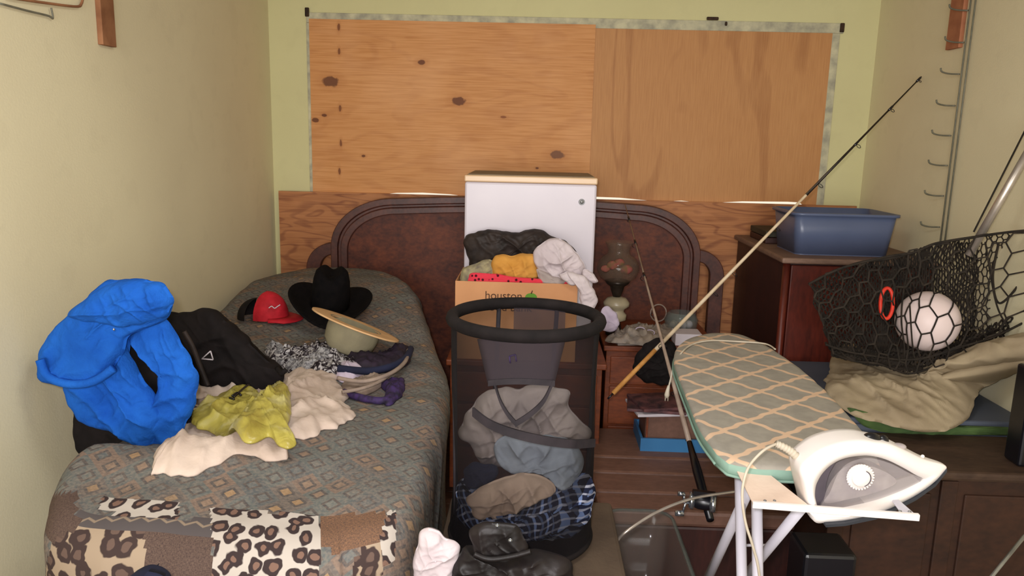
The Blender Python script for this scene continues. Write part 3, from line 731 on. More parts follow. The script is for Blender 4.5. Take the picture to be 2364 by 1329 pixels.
# cardboard box
BY = 3.1; a = PY(1051, 645, BY); b = PY(1334, 660, BY); bx0, bx1, bzt = a.x, b.x, PY(1192, 652, BY).z
cb = thing('cardboard_box', ((bx0+bx1)/2, BY+.15, TZ), 'open cardboard box of clothes with printed lettering in front of refrigerator', 'cardboard box')
Mx = Matrix.Identity(4)
for nm, bb in (('front_panel', (bx0, bx1, BY, BY+.005, TZ, bzt)), ('back_panel', (bx0, bx1, BY+.34, BY+.345, TZ, bzt)), ('side_panel', (bx0, bx0+.005, BY+.006, BY+.339, TZ, bzt)),
               ('side_panel', (bx1-.005, bx1, BY+.006, BY+.339, TZ, bzt)), ('bottom_panel', (bx0+.006, bx1-.006, BY+.006, BY+.339, TZ+.001, TZ+.006))):
    boxo(nm, bb, M_card, cb, .0015)
def textmesh(s, size, loc, m, par, name, rx=PI/2):
    cu = bpy.data.curves.new(name, 'FONT'); cu.body = s; cu.size = size; cu.extrude = .0006
    to = bpy.data.objects.new('t', cu); COL.objects.link(to); bpy.context.view_layer.update()
    me = bpy.data.meshes.new_from_object(to.evaluated_get(bpy.context.evaluated_depsgraph_get())); bpy.data.objects.remove(to)
    me.transform(Matrix.Rotation(rx, 4, 'X')); me.transform(Matrix.Translation(V(loc)-root_loc(par))); me.materials.append(m)
    o = bpy.data.objects.new(name, me); COL.objects.link(o); o.parent = par; return o
p = PY(1119, 689, BY-.0012); textmesh('houston', .046, p, M_ink, cb, 'printed_word')
p2 = PY(1122, 716, BY-.0012); textmesh('food bank', .046, p2, M_ink, cb, 'printed_word')
q = MB(); c = PY(1226, 686, BY-.001)
q.lathe([(0, .0), (.024, 0), (.024, .001), (0, .001)], c, 24, Matrix.Rotation(PI/2, 3, 'X')@Matrix.Diagonal((1, .72, 1))); q.mk('green_apple_print', M_green, cb, smooth=False)
q = MB(); q.tube([c+V((0, -.001, .015)), c+V((.005, -.001, .028))], .0022, 6); q.mk('stem_print', M_ink, cb)
# contents
tag(puff('leather_bag', [(1072, 548), (1100, 536), (1130, 530), (1190, 535), (1240, 528), (1275, 545), (1310, 558), (1332, 590), (1300, 620), (1200, 628), (1100, 625), (1082, 605)], ('Y', 3.42), .05, M_brkleather, back=.04, fold=.016, fs=9, seed=41, pw=4),
    'black crumpled leather jacket standing in the cardboard box against the refrigerator', 'jacket')
tag(puff('grey_yellow_cloth', [(1062, 640), (1070, 620), (1110, 603), (1135, 600), (1150, 625), (1140, 660), (1070, 665)], ('Y', 3.2), .04, mat('grey_yellow_knit', (170, 160, 120), (110, 100, 90), 26, .9), back=.04, fold=.012, fs=12, seed=42, n=90, rings=18),
    'grey and yellow cloth at the left corner of cardboard box', 'cloth')
tag(puff('yellow_cloth', [(1142, 592), (1180, 588), (1228, 588), (1242, 612), (1240, 640), (1200, 648), (1160, 638), (1134, 640), (1134, 632)], ('Y', 3.18), .04, M_yel, back=.04, fold=.012, fs=12, seed=43, n=90, rings=18),
    'mustard yellow cloth in the middle of cardboard box', 'cloth')
tag(puff('red_cloth', [(1088, 632), (1140, 632), (1200, 640), (1300, 648), (1305, 662), (1200, 675), (1092, 665)], ('Y', 3.125), .012, M_redp, back=.012, fold=.005, fs=20, seed=44, n=90, rings=12),
    'red dotted cloth along the front rim of cardboard box', 'cloth')
gl = thing('white_garment', PY(1320, 640, 3.1), 'white cotton garment with glove-like fingers spilling over right side of cardboard box', 'garment')
puff('bundle', [(1232, 585), (1250, 560), (1290, 550), (1325, 575), (1345, 600), (1352, 622), (1340, 640), (1300, 648), (1255, 632), (1236, 610)], ('Y', 3.15), .05, M_whitec, gl, back=.05, fold=.012, fs=12, seed=45)
puff('grey_underside', [(1240, 620), (1290, 638), (1310, 650), (1290, 662), (1250, 650)], ('Y', 3.14), .03, M_greyc, gl, back=.03, fold=.005, n=60, rings=12)
puff('hanging_sleeve', [(1310, 630), (1340, 635), (1360, 650), (1378, 685), (1378, 705), (1362, 725), (1345, 722), (1338, 690), (1330, 660)], ('Y', 3.07), .022, M_whitec, gl, back=.015, fold=.008, fs=16, seed=46, n=90, rings=18)
puff('finger', [(1292, 632), (1312, 626), (1330, 640), (1328, 655), (1312, 658), (1300, 648)], ('Y', 3.08), .02, M_whitec, gl, back=.02, fold=.003, n=50, rings=12)
puff('finger', [(1345, 622), (1358, 622), (1376, 640), (1380, 650), (1366, 652), (1350, 642)], ('Y', 3.1), .015, M_whitec, gl, back=.015, fold=.003, n=50, rings=12)

# ------------------------------------------------------------ hamper on its box
OX0, OX1, OY0, OY1, OZ = -.215, .245, 1.42, 2.13, .515
ot = thing('storage_ottoman', ((OX0+OX1)/2, 1.78, 0), 'khaki brown fabric ottoman box beneath the black mesh hamper', 'ottoman')
boxo('body', (OX0, OX1, OY0, OY1, 0, OZ-.055), M_olive, ot, .01); boxo('lid', (OX0-.006, OX1+.006, OY0-.006, OY1+.006, OZ-.053, OZ), M_olive, ot, .012)
hx, hy, hz0, hz1, hR = -.013, 1.915, OZ+.006, 1.108, .188
hp = thing('laundry_hamper', (hx, hy, hz0), 'black mesh pop-up laundry hamper full of clothes on the brown ottoman', 'hamper')
def ring(z, r, tr, name, m, tilt=0, flat=1):
    q = MB(); n = 64; k = 10; vs = []; fs = []
    for i in range(n):
        a = 2*PI*i/n
        for j in range(k):
            b = 2*PI*j/k; rr_ = r+tr*math.cos(b); vs.append(V((hx+rr_*math.cos(a), hy+rr_*math.sin(a), z+tilt*math.cos(a)+tr*flat*math.sin(b))))
    for i in range(n):
        for j in range(k): fs.append((i*k+j, ((i+1) % n)*k+j, ((i+1) % n)*k+(j+1) % k, i*k+(j+1) % k))
    q.add(vs, fs); return q.mk(name, m, hp)
def hrad(z, a):
    t = (z-hz0)/(hz1-hz0); return hR-.008*math.sin(PI*t)+.006*math.sin(3*a+5*t)*math.sin(PI*t)
ring(hz1, hR-.002, .016, 'top_rim', M_black, flat=1.0); ring(hz0+.012, hR-.004, .008, 'bottom_rim', M_black)
vs = []; fs = []; n = 72; m_ = 24
for i in range(m_+1):
    z = hz0+.005+(hz1-hz0-.005)*i/m_
    for j in range(n): a = 2*PI*j/n; r = hrad(z, a); vs.append(V((hx+r*math.cos(a), hy+r*math.sin(a), z)))
for i in range(m_):
    for j in range(n): fs.append((i*n+j, i*n+(j+1) % n, (i+1)*n+(j+1) % n, (i+1)*n+j))
mk('mesh_wall', vs, fs, M_mesh, hp)
q = MB(); q.lathe([(0, hz0), (hR-.005, hz0)], (hx, hy, 0), 48); q.mk('mesh_floor', M_black, hp)
def onham(px, py, off=.004):
    d = ray(px, py); ox, oy = EYE.x-hx, EYE.y-hy; r = hR+off
    A = d.x**2+d.y**2; Bq = 2*(ox*d.x+oy*d.y); Cq = ox*ox+oy*oy-r*r; D = max(0, Bq*Bq-4*A*Cq)
    return EYE+d*((-Bq-D**.5)/(2*A))
def hband(px, w, name, m, off=.004):
    pts = smoothpts([onham(x, y, off) for x, y in px], 40); vs = []; fs = []
    for p in pts:
        o_ = V((p.x-hx, p.y-hy, 0)).normalized()*.003
        vs += [p+V((0, 0, w/2))+o_, p-V((0, 0, w/2))+o_, p-V((0, 0, w/2))-o_, p+V((0, 0, w/2))-o_]
    for i in range(len(pts)-1):
        for j in range(4): fs.append((i*4+j, i*4+(j+1) % 4, i*4+4+(j+1) % 4, i*4+4+j))
    fs += [(0, 1, 2, 3), tuple(len(vs)-4+j for j in range(4))]; return mk(name, vs, fs, m, hp, smooth=False)
M_bandm = mat('charcoal_webbing', (48, 42, 46), (34, 30, 34), 20, .8)
hband([(1092, 950), (1130, 978), (1180, 998), (1250, 1015), (1320, 1024), (1372, 1022)], .022, 'spiral_band', M_bandm)
hband([(1142, 884), (1155, 925), (1172, 955), (1190, 976)], .013, 'strap', M_bandm)
hband([(1276, 882), (1255, 925), (1225, 955), (1190, 978)], .015, 'strap', M_bandm)
hband([(1128, 884), (1170, 880), (1220, 880), (1280, 884)], .014, 'pocket_hem', M_bandm)
vs = []; fs = []
for i in range(9):
    t = i/8; y_ = 782+(884-782)*t; xa = 1102+24*t; xb = 1306-26*t
    for j in range(13): vs.append(onham(xa+(xb-xa)*j/12, y_, .003))
for i in range(8):
    for j in range(12): b = i*13+j; fs.append((b, b+1, b+14, b+13))
o = mk('front_pocket', vs, fs, M_mesh2, hp); o.modifiers.new('s', 'SOLIDIFY').thickness = .001
q = MB(); p = [onham(x, y, .006) for x, y in ((1176, 822), (1190, 818), (1178, 838), (1192, 834))]
q.tube([p[0], p[1]], .0018, 6); q.tube([p[0], p[2]], .0018, 6); q.tube([p[1], p[3]], .0018, 6); q.mk('purple_logo_mark', M_purple, hp)
for aa in (2.0, 1.1, 3.4, .1):
    q = MB(); q.tube([V((hx+(hR-.006)*math.cos(aa), hy+(hR-.006)*math.sin(aa), hz1-.01)), V((hx+(hR-.012)*math.cos(aa+.1), hy+(hR-.012)*math.sin(aa+.1), hz0+.01))], .006, 8); q.mk('rear_seam', M_bandm, hp)
for a0 in (1.35,):
    vs = []; fs = []
    for i in range(9):
        for j in range(9):
            a = a0-.42+.84*j/8; z = hz1-.006-.09*i/8; vs.append(V((hx+(hR-.012)*math.cos(a), hy+(hR-.012)*math.sin(a), z)))
    for i in range(8):
        for j in range(8): b = i*9+j; fs.append((b, b+1, b+10, b+9))
    mk('rear_pocket', vs, fs, M_mesh2, hp)
# clothes inside
def cloth(name, out, y, th, m, label, cat, **k): return tag(puff(name, out, ('Y', y), th, m, **k), label, cat)
cloth('plaid_shirt', [(1060, 1110), (1120, 1170), (1200, 1160), (1260, 1120), (1300, 1100), (1362, 1095), (1372, 1170), (1345, 1215), (1280, 1235), (1150, 1235), (1070, 1210), (1052, 1160)], 1.86, .07, M_plaid, 'blue plaid flannel shirt bunched at the bottom of hamper', 'shirt', back=.07, fold=.016, fs=12, seed=51, pw=4)
cloth('grey_shirt', [(1092, 930), (1140, 900), (1180, 898), (1240, 890), (1312, 900), (1314, 935), (1350, 975), (1362, 1000), (1340, 1040), (1290, 1110), (1200, 1080), (1130, 1075), (1100, 1050), (1080, 1020), (1062, 995)], 1.93, .05, M_greyc, 'crumpled grey shirt at the top of the clothes in hamper', 'shirt', back=.06, fold=.024, fs=9, seed=52, pw=4, n=200, rings=40)
cloth('blue_grey_shirt', [(1150, 1010), (1220, 1005), (1300, 1010), (1335, 1035), (1345, 1090), (1310, 1130), (1270, 1100), (1230, 1085), (1170, 1085), (1145, 1050)], 1.85, .035, M_bluegrey, 'pale blue-grey shirt in the middle of hamper', 'shirt', back=.03, fold=.02, fs=11, seed=53, pw=4)
cloth('tan_garment', [(1078, 1150), (1110, 1125), (1160, 1100), (1230, 1090), (1275, 1110), (1282, 1135), (1240, 1155), (1185, 1180), (1130, 1198), (1095, 1190)], 1.80, .03, M_khaki, 'folded tan garment lying across the plaid shirt in hamper', 'garment', back=.02, fold=.012, fs=10, seed=54)
cloth('navy_garment', [(1072, 1080), (1110, 1068), (1145, 1080), (1140, 1110), (1090, 1125), (1068, 1110)], 1.83, .03, M_navy, 'dark navy garment at the left side of hamper', 'garment', back=.03, fold=.006, n=80, rings=14)
# leather bag and white cloth in front
lb = thing('leather_pouch', PY(1170, 1320, 1.58), 'black leather pouch with two snaps lying before the hamper', 'pouch')
puff('flap', [(1085, 1225), (1110, 1212), (1160, 1205), (1200, 1220), (1215, 1262), (1190, 1280), (1130, 1290), (1095, 1275)], ('Y', 1.57), .025, M_leather, lb, back=.03, fold=.006, seed=61, n=90, rings=16, pw=5)
puff('body', [(1050, 1290), (1075, 1262), (1130, 1290), (1200, 1282), (1250, 1275), (1305, 1290), (1318, 1320), (1300, 1352), (1060, 1352), (1040, 1320)], ('Y', 1.6), .04, M_leather, lb, back=.04, fold=.012, fs=12, seed=62)
rolltube([(1095, 1278), (1130, 1290), (1180, 1284), (1225, 1272)], .006, 1.545, 'rolled_edge', M_leather, lb)
for (x, y_) in ((1148, 1213), (1178, 1247)):
    q = MB(); q.lathe([(0, .004), (.004, .003), (.005, 0)], PY(x, y_, 1.541), 12, Matrix.Rotation(PI/2, 3, 'X')); q.mk('snap', M_chrome, lb)
tag(puff('white_cloth', [(962, 1262), (975, 1225), (1010, 1218), (1028, 1240), (1052, 1252), (1060, 1270), (1045, 1320), (1040, 1350), (965, 1350), (955, 1310)], ('Y', 1.6), .035, M_whitec, back=.03, fold=.008, seed=63),
    'white cloth draped between comforter and hamper at the bottom edge', 'cloth')

# ------------------------------------------------------------ nightstand things
lc = PZ(1423, 750, TZ)
NZ = TZ-.005
lx, ly = lc.x, 3.62
sc = lambda py: PY(1423, py, ly).z
lx = PY(1423, 700, ly).x
ol = thing('oil_lamp', (lx, ly, NZ), 'oil lamp with smoky floral glass globe and cream ceramic base on nightstand', 'oil lamp')
z = [sc(v) for v in (755, 742, 725, 712, 700, 690, 680)]
q = MB(); q.lathe([(0, NZ), (.045, NZ), (.046, NZ+.012), (.03, NZ+.022), (.022, z[1])], (lx, ly, 0), 32); q.mk('metal_foot', M_brass, ol)
q = MB(); q.lathe([(.02, z[1]), (.048, z[1]+.012), (.05, z[2]), (.036, z[2]+.015), (.04, z[3]), (.06, z[3]+.015), (.062, z[4]+.005), (.045, z[5]+.005), (.02, z[5]+.012), (0, z[5]+.012)], (lx, ly, 0), 32); q.mk('ceramic_font', M_lampb, ol)
zg0, zg1 = sc(668), sc(585)
q = MB(); q.lathe([(0, z[5]+.01), (.018, z[5]+.012), (.03, sc(668)), (.034, sc(660)), (.05, sc(655)), (.06, sc(648)), (.05, sc(646)), (0, sc(646))], (lx, ly, 0), 32); q.mk('burner', M_brass, ol)
q = MB(); q.lathe([(.055, sc(650)), (.085, sc(640)), (.1, sc(622)), (.096, sc(605)), (.075, sc(592)), (.055, sc(586)), (.05, sc(578)), (.056, sc(568)), (.068, sc(558))], (lx, ly, 0), 40)
o = q.mk('glass_globe', M_glass, ol); o.modifiers.new('s', 'SOLIDIFY').thickness = .002
for (x, y_, r) in ((1415, 612, .028), (1446, 622, .03), (1398, 620, .022), (1430, 606, .024)):
    p = PY(x, y_, ly-.088); q = MB(); vv = [(r*math.sin(PI*i/8), -r*math.cos(PI*i/8)) for i in range(9)]
    q.lathe(vv, p, 14, Matrix.Diagonal((1, .3, .7)), fn=lambda v, a: v*(1+.12*math.sin(5*a))); q.mk('painted_rose', M_rose, ol)
q = MB(); q.lathe([(.02, sc(646)), (.022, sc(620)), (.016, sc(590)), (.016, sc(560))], (lx, ly, 0), 20); q.mk('inner_chimney', M_glass, ol)
boxo_ = boxo
def rbox(name, cx, cy, z0, w, d, h, rot, m, label, cat, bv=.002):
    Mm = Matrix.Translation(V((cx, cy, z0)))@Matrix.Rotation(rot, 4, 'Z'); o = boxo(name, (-w/2, w/2, -d/2, d/2, 0, h), m, None, bv, Mm); return tag(o, label, cat)
p = PZ(1425, 775, NZ); rbox('lime_case', p.x+.01, 3.52, NZ+.001, .09, .05, .02, .1, M_lime, 'lime green plastic case on the nightstand before the oil lamp', 'case', .006)
p = PZ(1480, 785, NZ)
pp = [('paper_stack', PZ(1470, 783, NZ), .22, .1, .012, .15, M_greyp, 'flat grey paper stack along the front edge of nightstand top', 'paper')]
tag(puff('crumpled_papers', [(1398, 782), (1425, 770), (1450, 756), (1480, 752), (1510, 758), (1545, 752), (1560, 765), (1540, 782), (1500, 797), (1450, 793), (1405, 790)], ('Z', NZ+.022), .02, M_greyp, back=.004, fold=.02, fs=16, seed=91, n=110, rings=18),
    'crumpled grey papers heaped on the nightstand before the glass jar', 'paper')
for nm, c, w, d, h, r, m, lb_, ct in pp: rbox(nm, c.x+.0, 3.47, NZ+.001, w, d, h, r, m, lb_, ct)
tag(puff('tissue', [(1385, 740), (1395, 705), (1420, 722), (1430, 750), (1415, 765), (1392, 762)], ('Y', 3.5), .02, M_lilac, back=.02, fold=.006, n=60, rings=12), 'pale lilac tissue standing left of the oil lamp', 'tissue')
cbx = thing('glasses', PZ(1500, 765, NZ+.03), 'clear-framed eyeglasses folded on the nightstand papers', 'eyeglasses')
gy = 3.47
for (cx_, cy_) in ((1478, 762), (1500, 768)):
    c = PY(cx_, cy_, gy); tubeo('lens_rim', [c+V((.022*math.cos(2*PI*i/20), 0, .014*math.sin(2*PI*i/20))) for i in range(21)], .0025, M_lilac, cbx, 6)
tubeo('temple', smoothpts([PY(1460, 765, gy), PY(1448, 770, gy-.02), PY(1425, 783, gy-.04)], 12), .0025, M_lilac, cbx, 6)
# coiled cable ring and bowl
tag(tubeo('cable_loop', [PY(1520, 722, 3.72)+V((.038*math.cos(2*PI*i/30), .0, .042*math.sin(2*PI*i/30))) for i in range(31)], .0035, M_beige, None, 6), 'thin pale cable loop standing behind the fishing rods on nightstand', 'cable')
gb = thing('glass_bowl', (PY(1572, 745, 3.68).x, 3.68, NZ), 'clear glass jar with trinkets at the right of nightstand', 'jar')
bx = PY(1572, 745, 3.68).x
q = MB(); q.lathe([(0, NZ+.002), (.06, NZ+.002), (.075, NZ+.03), (.08, NZ+.07), (.065, NZ+.10), (.06, NZ+.105)], (bx, 3.68, 0), 32); q.mk('glass_body', M_clearlid, gb)
for i in range(7):
    a = i*2.4; q = MB(); r = .02; q.lathe([(r*math.sin(PI*t/6), -r*math.cos(PI*t/6)) for t in range(7)], (bx+.04*math.cos(a)*(i > 0), 3.68+.04*math.sin(a)*(i > 0), NZ+.026+.012*(i % 3)), 10); q.mk('trinket', [M_rose, M_greyp, M_paper][i % 3], gb)
p = PY(1600, 800, 3.44)
rbox('white_box', PY(1598, 790, 3.36).x, 3.49, NZ+.001, .12, .11, .055, 0, M_paper, 'small white carton at the right edge of nightstand', 'box', .003)
# bench, crate, magazines, black bag
BZ = .30
bn = thing('low_bench', (.62, 2.85, 0), 'low brown vinyl bench with wide channels below the ironing board', 'bench')
boxo('base', (.26, .98, 2.53, 3.3, 0, BZ-.06), M_drsd, bn, .01)
y_ = 2.52
for d in (.14, .17, .15, .33):
    boxo('cushion', (.25, .99, y_+.002, y_+d-.002, BZ-.06, BZ), M_vinyl, bn, .014); y_ += d
cr = thing('blue_crate', (.62, 3.16, BZ), 'shallow bright blue plastic crate on the bench under the magazines', 'crate')
a = PY(1482, 965, 3.05); bb_ = PY(1612, 965, 3.05)
cx0, cx1 = a.x, bb_.x+.05
q = MB(); q.box(cx0, cx1, 3.05, 3.06, BZ, BZ+.055); q.box(cx0, cx1, 3.27, 3.28, BZ, BZ+.055); q.box(cx0, cx0+.01, 3.061, 3.269, BZ, BZ+.055); q.box(cx1-.01, cx1, 3.061, 3.269, BZ, BZ+.055); q.box(cx0+.01, cx1-.01, 3.061, 3.269, BZ+.001, BZ+.01)
q.mk('tray', M_blubox, cr, smooth=False)
bb2 = thing('wooden_box', (.66, 3.17, BZ+.01), 'plain brown wooden box standing in the blue crate', 'box')
boxo('body', (cx0+.02, cx1-.015, 3.075, 3.26, BZ+.011, BZ+.15), M_vinyl, bb2, .003); boxo('front_batten', (cx0+.022, cx0+.03, 3.066, 3.0745, BZ+.011, BZ+.15), M_table, bb2, .001)
mz = BZ+.151
for i, (x, w, m, lb_) in enumerate(((0, .25, M_paper, 'white magazine at the bottom of pile under black bag'), (-.02, .24, M_mag, 'dark magazine in the middle of pile under black bag'), (.01, .25, M_mag, 'dark red magazine on top of pile under black bag'))):
    rbox('magazine', cx0+.09+x, 3.15, mz, w, .2, .012, (.15, -.12, .25)[i], m, lb_, 'magazine'); mz += .013
tag(puff('black_pouch', [(1462, 858), (1470, 820), (1495, 788), (1530, 780), (1560, 800), (1572, 850), (1560, 880), (1500, 885)], ('Y', 3.15), .07, M_black, back=.06, fold=.014, fs=12, seed=71), 'black cloth bag slumped on the magazines before nightstand', 'bag')
# clear bin
ct = thing('clear_bin', (.38, 2.2, 0), 'clear plastic storage bin on the floor right of hamper', 'storage bin')
def rr_outline(x0, x1, y0, y1, r, n=6):
    pts = []
    for cx_, cy_, a0 in ((x1-r, y0+r, -PI/2), (x1-r, y1-r, 0), (x0+r, y1-r, PI/2), (x0+r, y0+r, PI)):
        for k in range(n+1): a = a0+PI/2*k/n; pts.append((cx_+r*math.cos(a), cy_+r*math.sin(a)))
    return pts
def tub(par, x0, x1, y0, y1, z0, z1, tap, r, wm, rm, th=.004, rim=.012, names=('tub_wall', 'rim', 'tub_base')):
    lo = rr_outline(x0+tap, x1-tap, y0+tap, y1-tap, r); hi = rr_outline(x0, x1, y0, y1, r); n = len(lo)
    vs = [V((x, y, z0)) for x, y in lo]+[V((x, y, z1)) for x, y in hi]
    o = mk(names[0], vs, [(i, (i+1) % n, n+(i+1) % n, n+i) for i in range(n)], wm, par); o.modifiers.new('s', 'SOLIDIFY').thickness = th
    o = mk(names[2], [V((x, y, z0)) for x, y in lo], [tuple(range(n))], wm, par, smooth=False); s = o.modifiers.new('s', 'SOLIDIFY'); s.thickness = th
    a = rr_outline(x0-rim, x1+rim, y0-rim, y1+rim, r+rim); q = MB()
    vs = [V((x, y, z1)) for x, y in hi]+[V((x, y, z1)) for x, y in a]+[V((x, y, z1-.012)) for x, y in a]
    mk(names[1], vs, [(i, (i+1) % n, n+(i+1) % n, n+i) for i in range(n)]+[(n+i, n+(i+1) % n, 2*n+(i+1) % n, 2*n+i) for i in range(n)], rm, par).modifiers.new('s', 'SOLIDIFY').thickness = .003
tub(ct, .275, .49, 1.80, 2.50, .003, .31, .02, .06, M_clear, M_clearlid, names=('bin_wall', 'bin_rim', 'bin_base'))
tag(puff('pale_towel', [(1440, 1290), (1432, 1240), (1450, 1215), (1490, 1235), (1510, 1300), (1460, 1320)], ('Z', .05), .03, mat('dark_brown_towel', (84, 62, 52), (64, 46, 38), 8, .9), back=.02, fold=.01), 'dark brown cloth lying in the clear plastic bin', 'cloth')

# ------------------------------------------------------------ fishing rods
def lerp(a, b, t): return a+(b-a)*t
def guides(par, a, b, ts, m, up_=V((0, -.3, -1))):
    d = (b-a).normalized()
    for t, r in ts:
        c = lerp(a, b, t); s = (up_-d*up_.dot(d)).normalized(); q = MB()
        q.tube([c-d*.014, c+d*.014], .0052, 8); cc_ = c+s*(r+.006); w = d.cross(s)
        q.tube([cc_+(s*math.cos(2*PI*i/12)+w*math.sin(2*PI*i/12))*r for i in range(13)], .0014, 5, False); q.tube([c-d*.01, cc_-s*r], .0014, 5); q.mk('line_guide', m, par)
a = PY(1415, 908, 3.0); b = PX(2127, 177, WR-.012)
r1 = thing('fishing_rod', a, 'long cream fishing rod slanting up to the right wall', 'fishing rod')
A0 = a-(b-a).normalized()*.0
tubeo('butt', [A0-(b-a).normalized()*.03, A0], .004, M_blkpl, r1, 8)
t1 = .125
tubeo('cork_grip', [A0, lerp(a, b, t1)], .0095, M_rodg, r1, 10)
tubeo('blank', [lerp(a, b, t1), lerp(a, b, .6), b], [.0085, .006, .0022], M_rod1, r1, 10)
tubeo('upper_blank', [lerp(a, b, .6), b+V((0, 0, .0))], [.0064, .0026], M_brass, r1, 8)
guides(r1, a, b, ((.07, .006), (.14, .013), (.145, .012), (.30, .012), (.36, .012), (.5, .01), (.64, .011), (.77, .01), (.89, .008), (.99, .005)), M_blkpl)
a = PY(1640, 1200, 2.3); b = PY(1443, 472, 3.98)
r2 = thing('fishing_rod', a, 'fishing rod with reel standing behind the ironing board tip', 'fishing rod')
def onrod(px, py):
    best = min((i/2000 for i in range(2001)), key=lambda t: (lambda q: (q[0]-px)**2+(q[1]-py)**2)(proj(lerp(a, b, t)))); return best
tA, tB, tC = onrod(1625, 1135), onrod(1597, 1018), onrod(1532, 790)
tubeo('handle', [lerp(a, b, 0), lerp(a, b, tA), lerp(a, b, tA*.6+tB*.4), lerp(a, b, tB)], [.012, .015, .016, .009], M_blkpl, r2, 12)
tubeo('blank', [lerp(a, b, tB), lerp(a, b, tC), b], [.009, .0065, .0022], M_rod2, r2, 10)
guides(r2, a, b, ((tB+.01, .006), (onrod(1556, 880), .009), (onrod(1560, 900), .012), (tC, .012), (onrod(1512, 718), .01), (onrod(1484, 635), .013), (onrod(1461, 560), .012), (onrod(1450, 505), .006)), M_blkpl)
rc = PY(1622, 1158, 2.24)
rl = thing('r', rc, None, None); rl.name = 'reel'; rl.parent = r2; rl.location = rc-V(r2.location)
q = MB(); Mr = Matrix.Rotation(PI/2, 3, 'Y')@Matrix.Rotation(.3, 3, 'X')
q.lathe([(0, -.04), (.024, -.04), (.027, -.034), (.027, -.026), (.02, -.024), (.02, .024), (.027, .026), (.027, .034), (.024, .04), (0, .04)], rc, 24, Mr); q.mk('spool', M_chrome, rl)
q = MB(); q.lathe([(.021, -.022), (.024, -.01), (.024, .01), (.021, .022)], rc, 20, Mr); q.mk('line', M_blkpl, rl)
q = MB(); q.tube([rc+V((-.04, 0, 0)), rc+V((-.055, -.01, -.005)), rc+V((-.06, -.01, -.03))], .004, 8); q.tube([rc+V((-.06, -.02, -.03)), rc+V((-.085, -.02, -.03))], .009, 10); q.tube([rc+V((-.06, -.01, .0)), rc+V((-.06, -.01, .03))], .004, 8); q.tube([rc+V((-.06, -.015, .03)), rc+V((-.08, -.015, .032))], .007, 10); q.mk('crank', M_chrome, rl)
q = MB(); q.box(-.035, .035, -.008, .008, .02, .035, Matrix.Translation(rc)@Matrix.Rotation(.1, 4, 'Y')); q.mk('reel_frame', M_blkpl, rl, smooth=False)
tag(tubeo('bent_rod', smoothpts([PY(1409, 1283, 1.98), PY(1425, 1248, 2.0), PY(1452, 1222, 2.0), PY(1520, 1180, 2.05), PY(1600, 1150, 2.1), PY(1698, 1134, 2.15)], 50), .0045, M_alu, None, 8), 'thin silver rod curving from hamper to ironing board legs', 'rod')

# ------------------------------------------------------------ ironing board
IZ = .85
ib = thing('ironing_board', (.63, 1.9, 0), 'ironing board with grey and beige trellis cover on white legs', 'ironing board')
prof = [PZ(x, y, IZ) for x, y in ((1655, 1040), (1615, 985), (1588, 920), (1568, 870), (1556, 832), (1562, 800), (1590, 778), (1640, 766), (1700, 768), (1750, 785), (1790, 808), (1850, 850), (1900, 893), (1950, 945), (1990, 990), (2012, 1020))]
near = [V((.80, 1.68, IZ)), V((.74, 1.655, IZ)), V((.6, 1.645, IZ)), V((.50, 1.650, IZ)), V((.455, 1.672, IZ))]
bd = smoothpts(prof, 90)+smoothpts(near, 30)
cen = sum(bd, V((0, 0, 0)))/len(bd); vs, fs = [], []; n = len(bd); LV = [(0, IZ), (.25, IZ), (.5, IZ), (.75, IZ), (.93, IZ), (.98, IZ-.001), (1.0, IZ-.008), (1.003, IZ-.02), (1.0, IZ-.036), (.94, IZ-.037)]
for s_, z_ in LV:
    for p in bd: q_ = cen+(p-cen)*s_; vs.append(V((q_.x, q_.y, z_+(.002*noise.noise(q_*9) if s_ < .95 else .003*noise.noise(q_*20)))))
for i in range(len(LV)-1):
    for k in range(n): fs.append((i*n+k, i*n+(k+1) % n, (i+1)*n+(k+1) % n, (i+1)*n+k))
fs.append(tuple((len(LV)-1)*n+k for k in range(n)))
cv = mk('cover', vs, fs, [M_icov, M_iedge], ib, weld=False); me = cv.data
ax = (V((.75, 2.9, 0))-V((.63, 1.68, 0))).normalized(); px_ = V((ax.y, -ax.x, 0)); uvl = me.uv_layers.new(name='UVMap'); rl_ = root_loc(ib)
for lp in me.loops:
    c = me.vertices[lp.vertex_index].co+rl_; dz = IZ-c.z; dv = dz*1.0; w_ = V((c.x, c.y, 0)); uvl.data[lp.index].uv = (w_.dot(px_), w_.dot(ax)-dv)
for p in me.polygons:
    if p.center.z+rl_.z < IZ-.012: p.material_index = 1
q = MB()
hm = [V((cen.x+(p.x-cen.x)*1.004, cen.y+(p.y-cen.y)*1.004, IZ-.034)) for p in bd]; q.tube(hm+[hm[0]], .0035, 6); q.mk('hem_cord', M_iedge, ib)
def leg(name, a, b, r=.0125): return tubeo(name, [a, b], r, M_tube, ib, 14)
def ext(a, b): t = -a.z/(b.z-a.z); return a+(b-a)*t
A = PY(1707, 1078, 1.80); A2_ = PY(1712, 1329, 1.72); leg('leg', A, ext(A, A2_)+V((0, 0, .013)))
Cc = PY(1752, 1150, 1.70); Cc.z = .81; C2 = PY(1757, 1329, 1.62); leg('leg', V((Cc.x, 1.74, .812)), ext(Cc, C2)+V((0, 0, .013)))
B1 = V((.535, 1.70, .80)); B2 = V((.535, 2.30, .013)); D1 = V((.66, 1.70, .80)); D2 = V((.645, 2.32, .013))
leg('leg', PY(1740, 1105, 1.72), PY(1640, 1322, 2.02)+(PY(1640, 1322, 2.02)-PY(1740, 1105, 1.72))*.28)
leg('leg', PY(1868, 1150, 1.64), PY(1722, 1329, 1.98)+(PY(1722, 1329, 1.98)-PY(1868, 1150, 1.64))*.28)
